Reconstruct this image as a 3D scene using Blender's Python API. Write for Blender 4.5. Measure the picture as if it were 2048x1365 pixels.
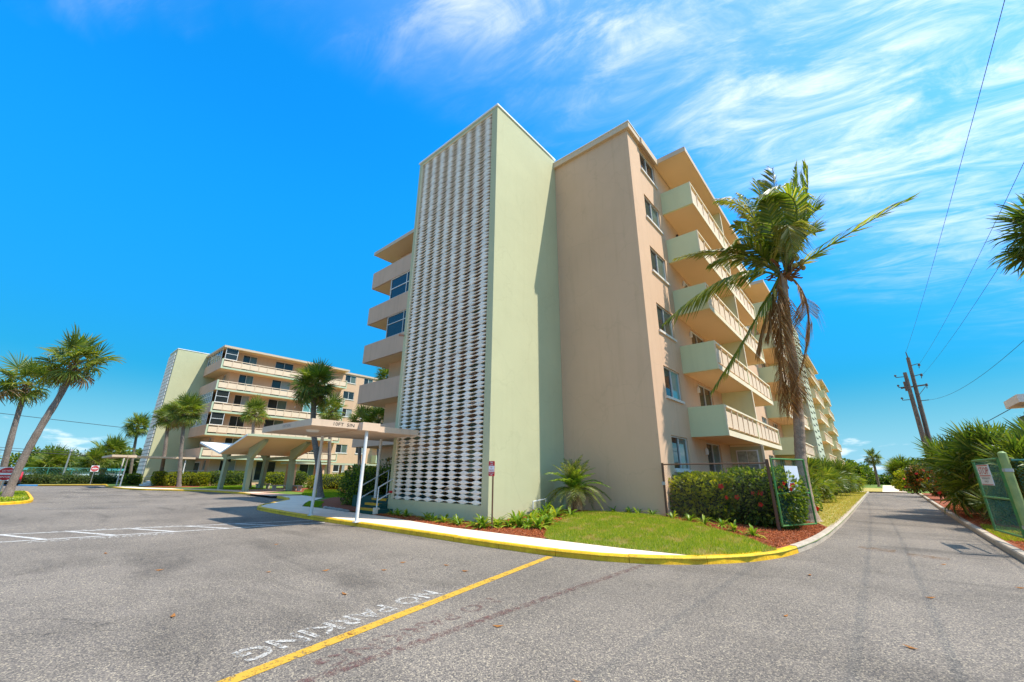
import bpy, math, random
from mathutils import Vector, Matrix
from mathutils.geometry import delaunay_2d_cdt

for o in list(bpy.data.objects):
    bpy.data.objects.remove(o)
random.seed(11)
sc = bpy.context.scene
COL = sc.collection

# ------------------------------------------------------------------ camera
CAM_H = 1.6084
FW = Vector((-0.62109, 0.71850, 0.31305)); RT = Vector((0.75804, 0.65217, 0.00709)); UP = Vector((0.19907, -0.24171, 0.94971))
cd = bpy.data.cameras.new('camera'); cam = bpy.data.objects.new('camera', cd); COL.objects.link(cam)
cd.sensor_width = 36.0; cd.sensor_fit = 'HORIZONTAL'; cd.lens = 810.61 / 2048 * 36
cd.clip_start = 0.05; cd.clip_end = 6000
cam.matrix_world = Matrix(((RT.x, UP.x, -FW.x, 0), (RT.y, UP.y, -FW.y, 0), (RT.z, UP.z, -FW.z, CAM_H), (0, 0, 0, 1)))
sc.camera = cam

# ------------------------------------------------------------------ world, sun, exposure
SUN = Vector((0.464, 0.192, 0.865)).normalized()
w = bpy.data.worlds.new('World'); sc.world = w; w.use_nodes = True
nt = w.node_tree; nt.nodes.clear()
def wn(t, **k):
    n = nt.nodes.new(t)
    for a, b in k.items(): setattr(n, a, b)
    return n
def wm(op, a, b=None, c=None):
    n = wn('ShaderNodeMath', operation=op)
    for i, v in enumerate((a, b, c)):
        if v is None: continue
        if isinstance(v, (int, float)): n.inputs[i].default_value = v
        else: nt.links.new(v, n.inputs[i])
    return n.outputs[0]
def wsmooth(x, e0, e1):
    n = wn('ShaderNodeMapRange', interpolation_type='SMOOTHSTEP')
    n.inputs[1].default_value = e0; n.inputs[2].default_value = e1
    nt.links.new(x, n.inputs[0]); return n.outputs[0]
sky = wn('ShaderNodeTexSky', sky_type='NISHITA', sun_disc=False)
sky.sun_elevation = math.asin(SUN.z); sky.sun_rotation = math.atan2(SUN.x, SUN.y)
sky.altitude = 0; sky.air_density = 1.0; sky.dust_density = 0.35; sky.ozone_density = 2.2
hs = wn('ShaderNodeHueSaturation'); hs.inputs['Saturation'].default_value = 1.4; hs.inputs['Value'].default_value = 1.32
nt.links.new(sky.outputs[0], hs.inputs['Color'])
tint = wn('ShaderNodeMixRGB', blend_type='MULTIPLY'); tint.inputs[0].default_value = 1.0
nt.links.new(hs.outputs[0], tint.inputs[1])
tc = wn('ShaderNodeTexCoord'); sx = wn('ShaderNodeSeparateXYZ'); nt.links.new(tc.outputs['Generated'], sx.inputs[0])
lift = wm('ADD', wm('MULTIPLY', wsmooth(sx.outputs[2], 0.0, 0.62), 1.42), 0.42)      # deep even blue from zenith to horizon
tcol = wn('ShaderNodeCombineXYZ'); nt.links.new(wm('MULTIPLY', lift, 0.12), tcol.inputs[0]); nt.links.new(wm('MULTIPLY', lift, 0.70), tcol.inputs[1]); nt.links.new(wm('MULTIPLY', lift, 0.73), tcol.inputs[2])
nt.links.new(tcol.outputs[0], tint.inputs[2])
zz = wm('ADD', wm('MAXIMUM', sx.outputs[2], 0.0), 0.1)
cu = wm('DIVIDE', sx.outputs[0], zz); cv = wm('DIVIDE', sx.outputs[1], zz)
def cloudnoise(su, sv, scale, detail, rough, dist, off, rot=0.0):
    c, s = math.cos(rot), math.sin(rot)
    a = wm('ADD', wm('MULTIPLY', cu, c * su), wm('MULTIPLY', cv, s * su))
    b = wm('ADD', wm('MULTIPLY', cu, -s * sv), wm('MULTIPLY', cv, c * sv))
    cx = wn('ShaderNodeCombineXYZ'); nt.links.new(a, cx.inputs[0]); nt.links.new(b, cx.inputs[1]); cx.inputs[2].default_value = off
    n = wn('ShaderNodeTexNoise'); nt.links.new(cx.outputs[0], n.inputs['Vector'])
    n.inputs['Scale'].default_value = scale; n.inputs['Detail'].default_value = detail
    n.inputs['Roughness'].default_value = rough; n.inputs['Distortion'].default_value = dist
    return n.outputs[0]
nA = cloudnoise(1.15, 3.0, 2.3, 11, 0.66, 1.3, 3.1, 0.28)     # streaks of cirrus
nB = cloudnoise(1.0, 1.6, 1.15, 5, 0.55, 0.35, 7.7, 0.05)     # patches
nC = cloudnoise(1.5, 7.0, 3.0, 9, 0.7, 0.7, 1.3, 0.2)       # fine fibres
edge = wm('ADD', wm('SUBTRACT', cu, wm('MULTIPLY', cv, 0.42)), 0.99)
edge = wm('ADD', edge, wm('MULTIPLY', wm('SUBTRACT', nB, 0.5), 0.85))
mask = wsmooth(edge, -0.02, 0.62)
den = wm('ADD', wm('MULTIPLY', nA, 0.55), wm('ADD', wm('MULTIPLY', nB, 0.5), wm('MULTIPLY', nC, 0.28)))
den = wsmooth(den, 0.60, 0.97)
veil = wm('MULTIPLY', mask, wm('MULTIPLY_ADD', wsmooth(nA, 0.35, 0.7), 0.20, 0.11))
cir = wm('MULTIPLY', mask, wm('MULTIPLY', den, 0.56))
cir = wm('MINIMUM', wm('ADD', veil, cir), 0.93)
cir = wm('MULTIPLY', cir, wsmooth(sx.outputs[2], 0.08, 0.62))
# low cumulus bank near the horizon
az = wn('ShaderNodeCombineXYZ'); nt.links.new(sx.outputs[0], az.inputs[0]); nt.links.new(sx.outputs[1], az.inputs[1])
nt.links.new(wm('MULTIPLY', sx.outputs[2], 3.5), az.inputs[2])
nl = wn('ShaderNodeTexNoise'); nt.links.new(az.outputs[0], nl.inputs['Vector']); nl.inputs['Scale'].default_value = 11.0
nl.inputs['Detail'].default_value = 7; nl.inputs['Roughness'].default_value = 0.55
thr = wm('ADD', nl.outputs[0], wm('MULTIPLY', wm('ABSOLUTE', wm('SUBTRACT', sx.outputs[2], 0.035)), -3.2))
low = wm('MULTIPLY', wsmooth(thr, 0.47, 0.62), 0.5)
haze = wm('MULTIPLY', wm('SUBTRACT', 1.0, wsmooth(sx.outputs[2], -0.02, 0.2)), 0.75)
cl = wm('MAXIMUM', cir, low)
hz_ = wn('ShaderNodeMixRGB'); nt.links.new(haze, hz_.inputs[0]); nt.links.new(tint.outputs[0], hz_.inputs[1]); hz_.inputs[2].default_value = (2.3, 3.8, 5.5, 1)
mixc = wn('ShaderNodeMixRGB'); nt.links.new(cl, mixc.inputs[0]); nt.links.new(hz_.outputs[0], mixc.inputs[1])
mixc.inputs[2].default_value = (7.4, 7.3, 7.3, 1)
bg = wn('ShaderNodeBackground'); bg.inputs[1].default_value = 0.125
nt.links.new(mixc.outputs[0], bg.inputs[0]); wo = wn('ShaderNodeOutputWorld'); nt.links.new(bg.outputs[0], wo.inputs[0])
ld = bpy.data.lights.new('sun', 'SUN'); ld.energy = 3.8; ld.angle = math.radians(0.5); ld.color = (1.0, 0.945, 0.86)
so = bpy.data.objects.new('sun', ld); COL.objects.link(so); so.rotation_euler = SUN.to_track_quat('Z', 'Y').to_euler(); so.location = (0, 0, 60)
sc.view_settings.view_transform = 'Standard'; sc.view_settings.look = 'None'; sc.view_settings.gamma = 1
sc.view_settings.use_curve_mapping = False; sc.view_settings.exposure = 0.75
sc.cycles.max_bounces = 8; sc.cycles.transparent_max_bounces = 12

# ------------------------------------------------------------------ helpers: materials
MATS = {}
def mat(name, col, rough=0.8, var=0.1, vs=0.8, bump=0.0, bs=60.0, col2=None, metal=0.0, streak=0.0, spec=0.35, fine=0.0, crack=0.0):
    """painted / mineral surface: patchy colour, optional drip streaks, fine relief; world-position mapped."""
    if name in MATS: return MATS[name]
    m = bpy.data.materials.new(name); m.use_nodes = True; t = m.node_tree; N = t.nodes; L = t.links
    p = N['Principled BSDF']; p.inputs['Roughness'].default_value = rough; p.inputs['Metallic'].default_value = metal
    p.inputs['Specular IOR Level'].default_value = spec
    g = N.new('ShaderNodeNewGeometry')
    n1 = N.new('ShaderNodeTexNoise'); n1.inputs['Scale'].default_value = vs; n1.inputs['Detail'].default_value = 6; n1.inputs['Roughness'].default_value = 0.6
    L.new(g.outputs['Position'], n1.inputs['Vector'])
    mx = N.new('ShaderNodeMixRGB'); L.new(n1.outputs[0], mx.inputs[0])
    c2 = col2 or tuple(c * (1 - var) for c in col)
    mr = N.new('ShaderNodeMapRange'); mr.inputs[1].default_value = 0.3; mr.inputs[2].default_value = 0.7
    L.new(n1.outputs[0], mr.inputs[0]); L.new(mr.outputs[0], mx.inputs[0])
    mx.inputs[1].default_value = (*[min(1, c * (1 + var * 0.5)) for c in col], 1); mx.inputs[2].default_value = (*c2, 1)
    out = mx.outputs[0]
    if streak:
        mp = N.new('ShaderNodeMapping'); mp.inputs['Scale'].default_value = (3.0, 3.0, 0.16); L.new(g.outputs['Position'], mp.inputs[0])
        n2 = N.new('ShaderNodeTexNoise'); n2.inputs['Scale'].default_value = 1.6; n2.inputs['Detail'].default_value = 5; L.new(mp.outputs[0], n2.inputs['Vector'])
        m2 = N.new('ShaderNodeMapRange'); m2.inputs[1].default_value = 0.52; m2.inputs[2].default_value = 0.8; m2.inputs[4].default_value = streak
        L.new(n2.outputs[0], m2.inputs[0]); x2 = N.new('ShaderNodeMixRGB'); x2.blend_type = 'MULTIPLY'; L.new(m2.outputs[0], x2.inputs[0]); L.new(out, x2.inputs[1])
        x2.inputs[2].default_value = (0.62, 0.58, 0.52, 1); out = x2.outputs[0]
    if crack:
        dn = N.new('ShaderNodeTexNoise'); dn.inputs['Scale'].default_value = 0.8; dn.inputs['Detail'].default_value = 7; L.new(g.outputs['Position'], dn.inputs['Vector'])
        va = N.new('ShaderNodeVectorMath'); va.operation = 'MULTIPLY_ADD'; L.new(dn.outputs['Color'], va.inputs[0]); va.inputs[1].default_value = (1.6, 1.6, 1.6); L.new(g.outputs['Position'], va.inputs[2])
        vc = N.new('ShaderNodeTexVoronoi'); vc.feature = 'DISTANCE_TO_EDGE'; vc.inputs['Scale'].default_value = 0.42; L.new(va.outputs[0], vc.inputs['Vector'])
        mc = N.new('ShaderNodeMapRange'); mc.inputs[1].default_value = 0.002; mc.inputs[2].default_value = 0.012; mc.inputs[3].default_value = 1 - crack; mc.inputs[4].default_value = 1; L.new(vc.outputs['Distance'], mc.inputs[0])
        v2 = N.new('ShaderNodeTexVoronoi'); v2.inputs['Scale'].default_value = 0.5; L.new(va.outputs[0], v2.inputs['Vector']); s2 = N.new('ShaderNodeSeparateColor'); L.new(v2.outputs['Color'], s2.inputs[0])
        mp_ = N.new('ShaderNodeMapRange'); mp_.inputs[3].default_value = 1 - crack * 0.3; mp_.inputs[4].default_value = 1 + crack * 0.2; L.new(s2.outputs[0], mp_.inputs[0])
        m_ = N.new('ShaderNodeMath'); m_.operation = 'MULTIPLY'; L.new(mc.outputs[0], m_.inputs[0]); L.new(mp_.outputs[0], m_.inputs[1])
        xc = N.new('ShaderNodeMixRGB'); xc.blend_type = 'MULTIPLY'; xc.inputs[0].default_value = 1; L.new(out, xc.inputs[1]); L.new(m_.outputs[0], xc.inputs[2]); out = xc.outputs[0]
    if fine:
        n4 = N.new('ShaderNodeTexNoise'); n4.inputs['Scale'].default_value = bs; n4.inputs['Detail'].default_value = 3; L.new(g.outputs['Position'], n4.inputs['Vector'])
        m4 = N.new('ShaderNodeMapRange'); m4.inputs[1].default_value = 0.35; m4.inputs[2].default_value = 0.65; m4.inputs[3].default_value = 1 - fine; m4.inputs[4].default_value = 1 + fine
        L.new(n4.outputs[0], m4.inputs[0]); x4 = N.new('ShaderNodeMixRGB'); x4.blend_type = 'MULTIPLY'; x4.inputs[0].default_value = 1; L.new(out, x4.inputs[1]); L.new(m4.outputs[0], x4.inputs[2]); out = x4.outputs[0]
    L.new(out, p.inputs['Base Color'])
    if bump:
        n3 = N.new('ShaderNodeTexNoise'); n3.inputs['Scale'].default_value = bs; n3.inputs['Detail'].default_value = 4; L.new(g.outputs['Position'], n3.inputs['Vector'])
        n5 = N.new('ShaderNodeTexNoise'); n5.inputs['Scale'].default_value = 1.7; n5.inputs['Detail'].default_value = 5; L.new(g.outputs['Position'], n5.inputs['Vector'])
        ad = N.new('ShaderNodeMath'); ad.operation = 'MULTIPLY_ADD'; L.new(n5.outputs[0], ad.inputs[0]); ad.inputs[1].default_value = 2.0; L.new(n3.outputs[0], ad.inputs[2])
        b = N.new('ShaderNodeBump'); b.inputs['Strength'].default_value = bump; b.inputs['Distance'].default_value = 0.02
        L.new(ad.outputs[0], b.inputs['Height']); L.new(b.outputs[0], p.inputs['Normal'])
    MATS[name] = m; return m
def leafmat(name, c1, c2, c3=None, trans=0.35, rough=0.45, spec=0.4):
    """foliage: colour differs from leaf to leaf (each leaf is a mesh island)."""
    if name in MATS: return MATS[name]
    m = bpy.data.materials.new(name); m.use_nodes = True; t = m.node_tree; N = t.nodes; L = t.links
    p = N['Principled BSDF']; p.inputs['Roughness'].default_value = rough; p.inputs['Specular IOR Level'].default_value = spec
    g = N.new('ShaderNodeNewGeometry'); r = N.new('ShaderNodeValToRGB')
    e = r.color_ramp.elements; e[0].color = (*c1, 1); e[1].color = (*c2, 1)
    if c3: e[1].position = 0.72; q = e.new(1.0); q.color = (*c3, 1)
    L.new(g.outputs['Random Per Island'], r.inputs[0]); L.new(r.outputs[0], p.inputs['Base Color'])
    tr = N.new('ShaderNodeBsdfTranslucent'); h = N.new('ShaderNodeMixRGB'); h.blend_type = 'MULTIPLY'; h.inputs[0].default_value = 1
    L.new(r.outputs[0], h.inputs[1]); h.inputs[2].default_value = (1.5, 1.5, 0.6, 1); L.new(h.outputs[0], tr.inputs[0])
    s = N.new('ShaderNodeMixShader'); s.inputs[0].default_value = trans; L.new(p.outputs[0], s.inputs[1]); L.new(tr.outputs[0], s.inputs[2])
    L.new(s.outputs[0], N['Material Output'].inputs[0]); MATS[name] = m; return m

M = dict(
    green=mat('green_stucco', (0.505, 0.485, 0.285), 0.85, 0.05, 0.5, 0.25, 55, streak=0.10, crack=0.045),
    balg=mat('balcony_green', (0.66, 0.655, 0.375), 0.85, 0.05, 0.6, 0.2, 55, streak=0.12),
    pylon=mat('pale_green_stucco', (0.52, 0.54, 0.38), 0.85, 0.05, 0.5, 0.2, 55),
    tan=mat('tan_stucco', (0.665, 0.425, 0.262), 0.88, 0.07, 0.35, 0.22, 55, streak=0.22, crack=0.05),
    parapet=mat('taupe_concrete', (0.62, 0.40, 0.27), 0.88, 0.07, 0.6, 0.2, 45, streak=0.3),
    panel=mat('peach_panel', (0.76, 0.57, 0.39), 0.85, 0.05, 0.8, 0.1, 60),
    ledge=mat('cream_concrete', (0.82, 0.68, 0.46), 0.85, 0.07, 0.9, 0.12, 60, streak=0.12),
    soffit=mat('soffit_paint', (0.76, 0.54, 0.31), 0.9, 0.04, 0.5, 0.1, 60),
    fascia=mat('fascia_paint', (0.62, 0.46, 0.31), 0.8, 0.07, 0.8, 0.06, 60, streak=0.15),
    white=mat('white_paint', (0.80, 0.78, 0.74), 0.6, 0.05, 1.2),
    coping=mat('white_metal_coping', (0.82, 0.82, 0.80), 0.45, 0.04, 1.5),
    block=mat('white_cast_block', (0.92, 0.80, 0.665), 0.85, 0.07, 2.2, 0.15, 80, streak=0.12),
    glass=None, curtain=None,
    frame=mat('aluminium_frame', (0.62, 0.60, 0.56), 0.45, 0.05, 2.0),
    sill=mat('concrete_sill', (0.72, 0.64, 0.54), 0.85, 0.1, 2.5, 0.2, 50),
    dark=mat('slot_shade_paint', (0.06, 0.05, 0.04), 0.9, 0.1),
    post=mat('white_steel_post', (0.74, 0.72, 0.68), 0.5, 0.1, 3.0, streak=0.25),
    mint=mat('mint_paint', (0.48, 0.54, 0.36), 0.8, 0.05, 1.0),
    sage=mat('sage_paint', (0.36, 0.40, 0.25), 0.75, 0.07, 0.9, 0.1, 50),
    walk=mat('concrete_walk', (0.88, 0.68, 0.50), 0.9, 0.1, 1.2, 0.25, 90, fine=0.05),
    kerby=mat('yellow_kerb_paint', (0.88, 0.52, 0.012), 0.6, 0.12, 5.5, 0.4, 45, col2=(0.66, 0.33, 0.01), fine=0.12, streak=0.35),
    kerbc=mat('concrete_kerb', (0.47, 0.38, 0.28), 0.9, 0.22, 2.5, 0.4, 45, fine=0.1),
    kerbb=mat('blue_kerb_paint', (0.03, 0.30, 0.62), 0.6, 0.12, 3.0),
    stepg=mat('dark_green_step', (0.018, 0.075, 0.055), 0.7, 0.15, 3.0),
    nosing=mat('yellow_nosing', (0.70, 0.36, 0.02), 0.65, 0.12, 4.0),
    steel=mat('galvanised_steel', (0.45, 0.45, 0.44), 0.4, 0.15, 6.0, metal=0.6),
    rail=mat('white_handrail', (0.70, 0.70, 0.68), 0.45, 0.1, 3.0),
    gateg=mat('green_gate_paint', (0.045, 0.22, 0.05), 0.5, 0.35, 7.0, col2=(0.10, 0.16, 0.035)),
    wireg=mat('green_vinyl_wire', (0.05, 0.24, 0.17), 0.5, 0.2, 8.0),
    wiret=mat('teal_vinyl_wire', (0.025, 0.13, 0.10), 0.7, 0.3, 8.0, col2=(0.06, 0.17, 0.15), spec=0.1),
    wire=mat('grey_chain_wire', (0.07, 0.066, 0.06), 0.5, 0.2, 8.0, metal=0.4),
    rust=mat('rusty_pipe', (0.085, 0.055, 0.04), 0.85, 0.4, 9.0, 0.3, 60, col2=(0.16, 0.075, 0.03)),
    olive=mat('olive_post_paint', (0.30, 0.36, 0.12), 0.6, 0.3, 5.0, col2=(0.20, 0.30, 0.10)),
    wood=mat('weathered_pole_wood', (0.17, 0.135, 0.11), 0.9, 0.35, 4.0, 0.4, 40),
    cable=mat('black_cable', (0.025, 0.025, 0.028), 0.6, 0.1),
    insul=mat('brown_insulator', (0.12, 0.085, 0.07), 0.4, 0.2, 6),
    signr=mat('sign_red', (0.52, 0.015, 0.02), 0.4, 0.05, 3),
    signw=mat('sign_white', (0.76, 0.75, 0.74), 0.4, 0.05, 3),
    signg=mat('sign_back_grey', (0.66, 0.69, 0.72), 0.45, 0.06, 3),
    ink=mat('black_ink', (0.055, 0.045, 0.04), 0.7, 0.1),
    inkf=mat('faded_ink', (0.33, 0.27, 0.24), 0.8, 0.1),
    trunk=mat('palm_trunk', (0.135, 0.10, 0.075), 0.95, 0.4, 3.0, 0.8, 22, fine=0.35, col2=(0.22, 0.18, 0.15)),
    ctrunk=mat('coconut_trunk', (0.38, 0.265, 0.18), 0.95, 0.35, 4.0, 0.5, 30, fine=0.2),
    boot=mat('palm_boot', (0.20, 0.10, 0.05), 0.95, 0.4, 8.0, 0.4, 30),
    bark=mat('bark', (0.14, 0.10, 0.075), 0.95, 0.3, 5.0, 0.6, 25),
    car=mat('red_car_paint', (0.42, 0.012, 0.018), 0.25, 0.04, 2, spec=0.6),
    plastic=mat('black_plastic', (0.02, 0.02, 0.022), 0.5, 0.1),
    tyre=mat('tyre_rubber', (0.018, 0.018, 0.018), 0.8, 0.1),
    bench=mat('cast_bench_concrete', (0.52, 0.45, 0.40), 0.9, 0.15, 4, 0.2, 60),
    rock=mat('grey_stone', (0.32, 0.30, 0.27), 0.9, 0.25, 6, 0.5, 30),
    teal=mat('teal_panel', (0.10, 0.30, 0.28), 0.6, 0.1, 2),
    house=mat('pale_blue_siding', (0.52, 0.62, 0.68), 0.8, 0.08, 0.5),
    housew=mat('white_siding', (0.74, 0.73, 0.70), 0.8, 0.08, 0.5),
    roofb=mat('brown_roof', (0.30, 0.19, 0.13), 0.9, 0.2, 1.0),
    roofd=mat('dark_blue_roof', (0.07, 0.09, 0.13), 0.8, 0.2, 1.0),
    roott=mat('teal_roof', (0.10, 0.42, 0.46), 0.7, 0.1, 1.0),
    apron=mat('brick_apron', (0.50, 0.32, 0.22), 0.9, 0.15, 1.2, 0.2, 60),
)
def blockvar(m):
    t = m.node_tree; N = t.nodes; L = t.links; p = N['Principled BSDF']; src = p.inputs['Base Color'].links[0].from_socket
    oi = N.new('ShaderNodeObjectInfo'); g = N.new('ShaderNodeNewGeometry'); a = N.new('ShaderNodeMath'); a.operation = 'ADD'; L.new(oi.outputs['Random'], a.inputs[0]); L.new(g.outputs['Random Per Island'], a.inputs[1])
    f = N.new('ShaderNodeMath'); f.operation = 'FRACT'; L.new(a.outputs[0], f.inputs[0]); r = N.new('ShaderNodeMapRange'); r.inputs[3].default_value = 0.86; r.inputs[4].default_value = 1.05; L.new(f.outputs[0], r.inputs[0])
    x = N.new('ShaderNodeMixRGB'); x.blend_type = 'MULTIPLY'; x.inputs[0].default_value = 1; L.new(src, x.inputs[1]); L.new(r.outputs[0], x.inputs[2]); L.new(x.outputs[0], p.inputs['Base Color'])
blockvar(M['block'])
def glassmat(name, base, rough, stripe=0.0, stripecol=None):
    m = bpy.data.materials.new(name); m.use_nodes = True; t = m.node_tree; N = t.nodes; L = t.links
    p = N['Principled BSDF']; p.inputs['Roughness'].default_value = rough; p.inputs['Specular IOR Level'].default_value = 0.5
    g = N.new('ShaderNodeNewGeometry'); n = N.new('ShaderNodeTexNoise'); n.inputs['Scale'].default_value = 0.9; n.inputs['Detail'].default_value = 3
    L.new(g.outputs['Position'], n.inputs['Vector'])
    x = N.new('ShaderNodeMixRGB'); L.new(n.outputs[0], x.inputs[0]); x.inputs[1].default_value = (*base, 1); x.inputs[2].default_value = (*[c * 1.7 for c in base], 1)
    out = x.outputs[0]
    if stripe:
        mp = N.new('ShaderNodeMapping'); mp.inputs['Scale'].default_value = (14, 14, 0.2); L.new(g.outputs['Position'], mp.inputs[0])
        n2 = N.new('ShaderNodeTexNoise'); n2.inputs['Scale'].default_value = 1.0; n2.inputs['Detail'].default_value = 2; L.new(mp.outputs[0], n2.inputs['Vector'])
        x2 = N.new('ShaderNodeMixRGB'); L.new(n2.outputs[0], x2.inputs[0]); L.new(out, x2.inputs[1]); x2.inputs[2].default_value = (*stripecol, 1); out = x2.outputs[0]
    L.new(out, p.inputs['Base Color']); MATS[name] = m; return m
M['glass'] = glassmat('dark_window_glass', (0.018, 0.022, 0.022), 0.03)
M['curtain'] = glassmat('curtained_glass', (0.05, 0.075, 0.062), 0.06, 1.0, (0.15, 0.19, 0.15))
M['tealglass'] = glassmat('teal_tinted_glass', (0.10, 0.24, 0.22), 0.05, 1.0, (0.16, 0.34, 0.31))
M['blind'] = glassmat('blind_glass', (0.20, 0.22, 0.21), 0.08, 1.0, (0.30, 0.32, 0.30))
M['sabal'] = leafmat('sabal_leaf', (0.06, 0.11, 0.012), (0.20, 0.235, 0.026), (0.44, 0.37, 0.09), 0.42)
M['sabald'] = leafmat('sabal_leaf_dark', (0.04, 0.085, 0.014), (0.14, 0.19, 0.026), (0.36, 0.33, 0.08), 0.42)
M['coco'] = leafmat('coconut_leaf', (0.065, 0.125, 0.012), (0.22, 0.265, 0.026), (0.50, 0.43, 0.12), 0.52, 0.35, 0.55)
M['cocoy'] = leafmat('coconut_leaf_yellow', (0.13, 0.16, 0.02), (0.25, 0.22, 0.05), (0.33, 0.27, 0.10), 0.4, 0.4)
M['cocod'] = leafmat('coconut_leaf_dead', (0.18, 0.075, 0.022), (0.33, 0.165, 0.06), (0.46, 0.29, 0.14), 0.25, 0.7, 0.2)
M['dry'] = leafmat('dry_palm_leaf', (0.18, 0.10, 0.04), (0.30, 0.20, 0.10), (0.36, 0.27, 0.16), 0.25, 0.8, 0.1)
M['hedgey'] = leafmat('hedge_leaf_yellow', (0.06, 0.11, 0.008), (0.30, 0.32, 0.012), (0.56, 0.50, 0.02), 0.5)
M['hedge'] = leafmat('hedge_leaf', (0.03, 0.07, 0.008), (0.14, 0.20, 0.018), (0.34, 0.34, 0.03), 0.48)
M['croton'] = leafmat('croton_leaf', (0.03, 0.06, 0.01), (0.16, 0.15, 0.015), (0.42, 0.13, 0.02))
M['shrub'] = leafmat('shrub_leaf', (0.03, 0.06, 0.012), (0.10, 0.14, 0.025), (0.20, 0.20, 0.04))
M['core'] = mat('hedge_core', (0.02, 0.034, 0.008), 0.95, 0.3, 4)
M['lily'] = leafmat('lily_leaf', (0.07, 0.16, 0.015), (0.22, 0.34, 0.025), (0.52, 0.50, 0.05), 0.35, 0.4)
M['flower'] = leafmat('red_petal', (0.62, 0.015, 0.01), (0.70, 0.03, 0.015), (0.72, 0.09, 0.03), 0.3, 0.5)
M['grass'] = leafmat('grass_blade', (0.11, 0.22, 0.012), (0.33, 0.39, 0.02), (0.62, 0.52, 0.08), 0.45, 0.6, 0.2)
M['grassg'] = leafmat('lush_grass_blade', (0.14, 0.26, 0.01), (0.26, 0.36, 0.015), (0.42, 0.42, 0.03), 0.45, 0.6, 0.2)
M['drygrass'] = leafmat('dry_grass_blade', (0.32, 0.26, 0.05), (0.50, 0.37, 0.085), (0.60, 0.44, 0.18), 0.45, 0.7, 0.2)
M['chip'] = leafmat('mulch_chip', (0.20, 0.045, 0.014), (0.42, 0.105, 0.03), (0.58, 0.22, 0.09), 0.0, 0.9, 0.1)
M['litter'] = leafmat('fallen_leaf', (0.20, 0.07, 0.025), (0.40, 0.17, 0.05), (0.45, 0.28, 0.10), 0.1, 0.8, 0.1)
M['coconut'] = mat('coconut_husk', (0.30, 0.24, 0.06), 0.6, 0.3, 6)
M['lawn'] = mat('lawn_soil', (0.13, 0.15, 0.025), 0.95, 0.3, 1.2, 0.6, 35, col2=(0.26, 0.20, 0.06), fine=0.25)
M['lawng'] = mat('green_lawn_soil', (0.10, 0.17, 0.018), 0.95, 0.3, 0.8, 0.6, 35, col2=(0.16, 0.20, 0.03), fine=0.25)
M['drylawn'] = mat('dry_lawn_soil', (0.32, 0.27, 0.06), 0.95, 0.3, 0.9, 0.6, 30, col2=(0.42, 0.31, 0.10), fine=0.25)
M['mulch'] = mat('mulch_soil', (0.24, 0.06, 0.02), 0.95, 0.35, 5.0, 1.0, 45, col2=(0.24, 0.075, 0.03), fine=0.35)
M['ground'] = mat('far_ground', (0.20, 0.20, 0.08), 0.95, 0.3, 0.05, col2=(0.30, 0.25, 0.13))

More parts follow.
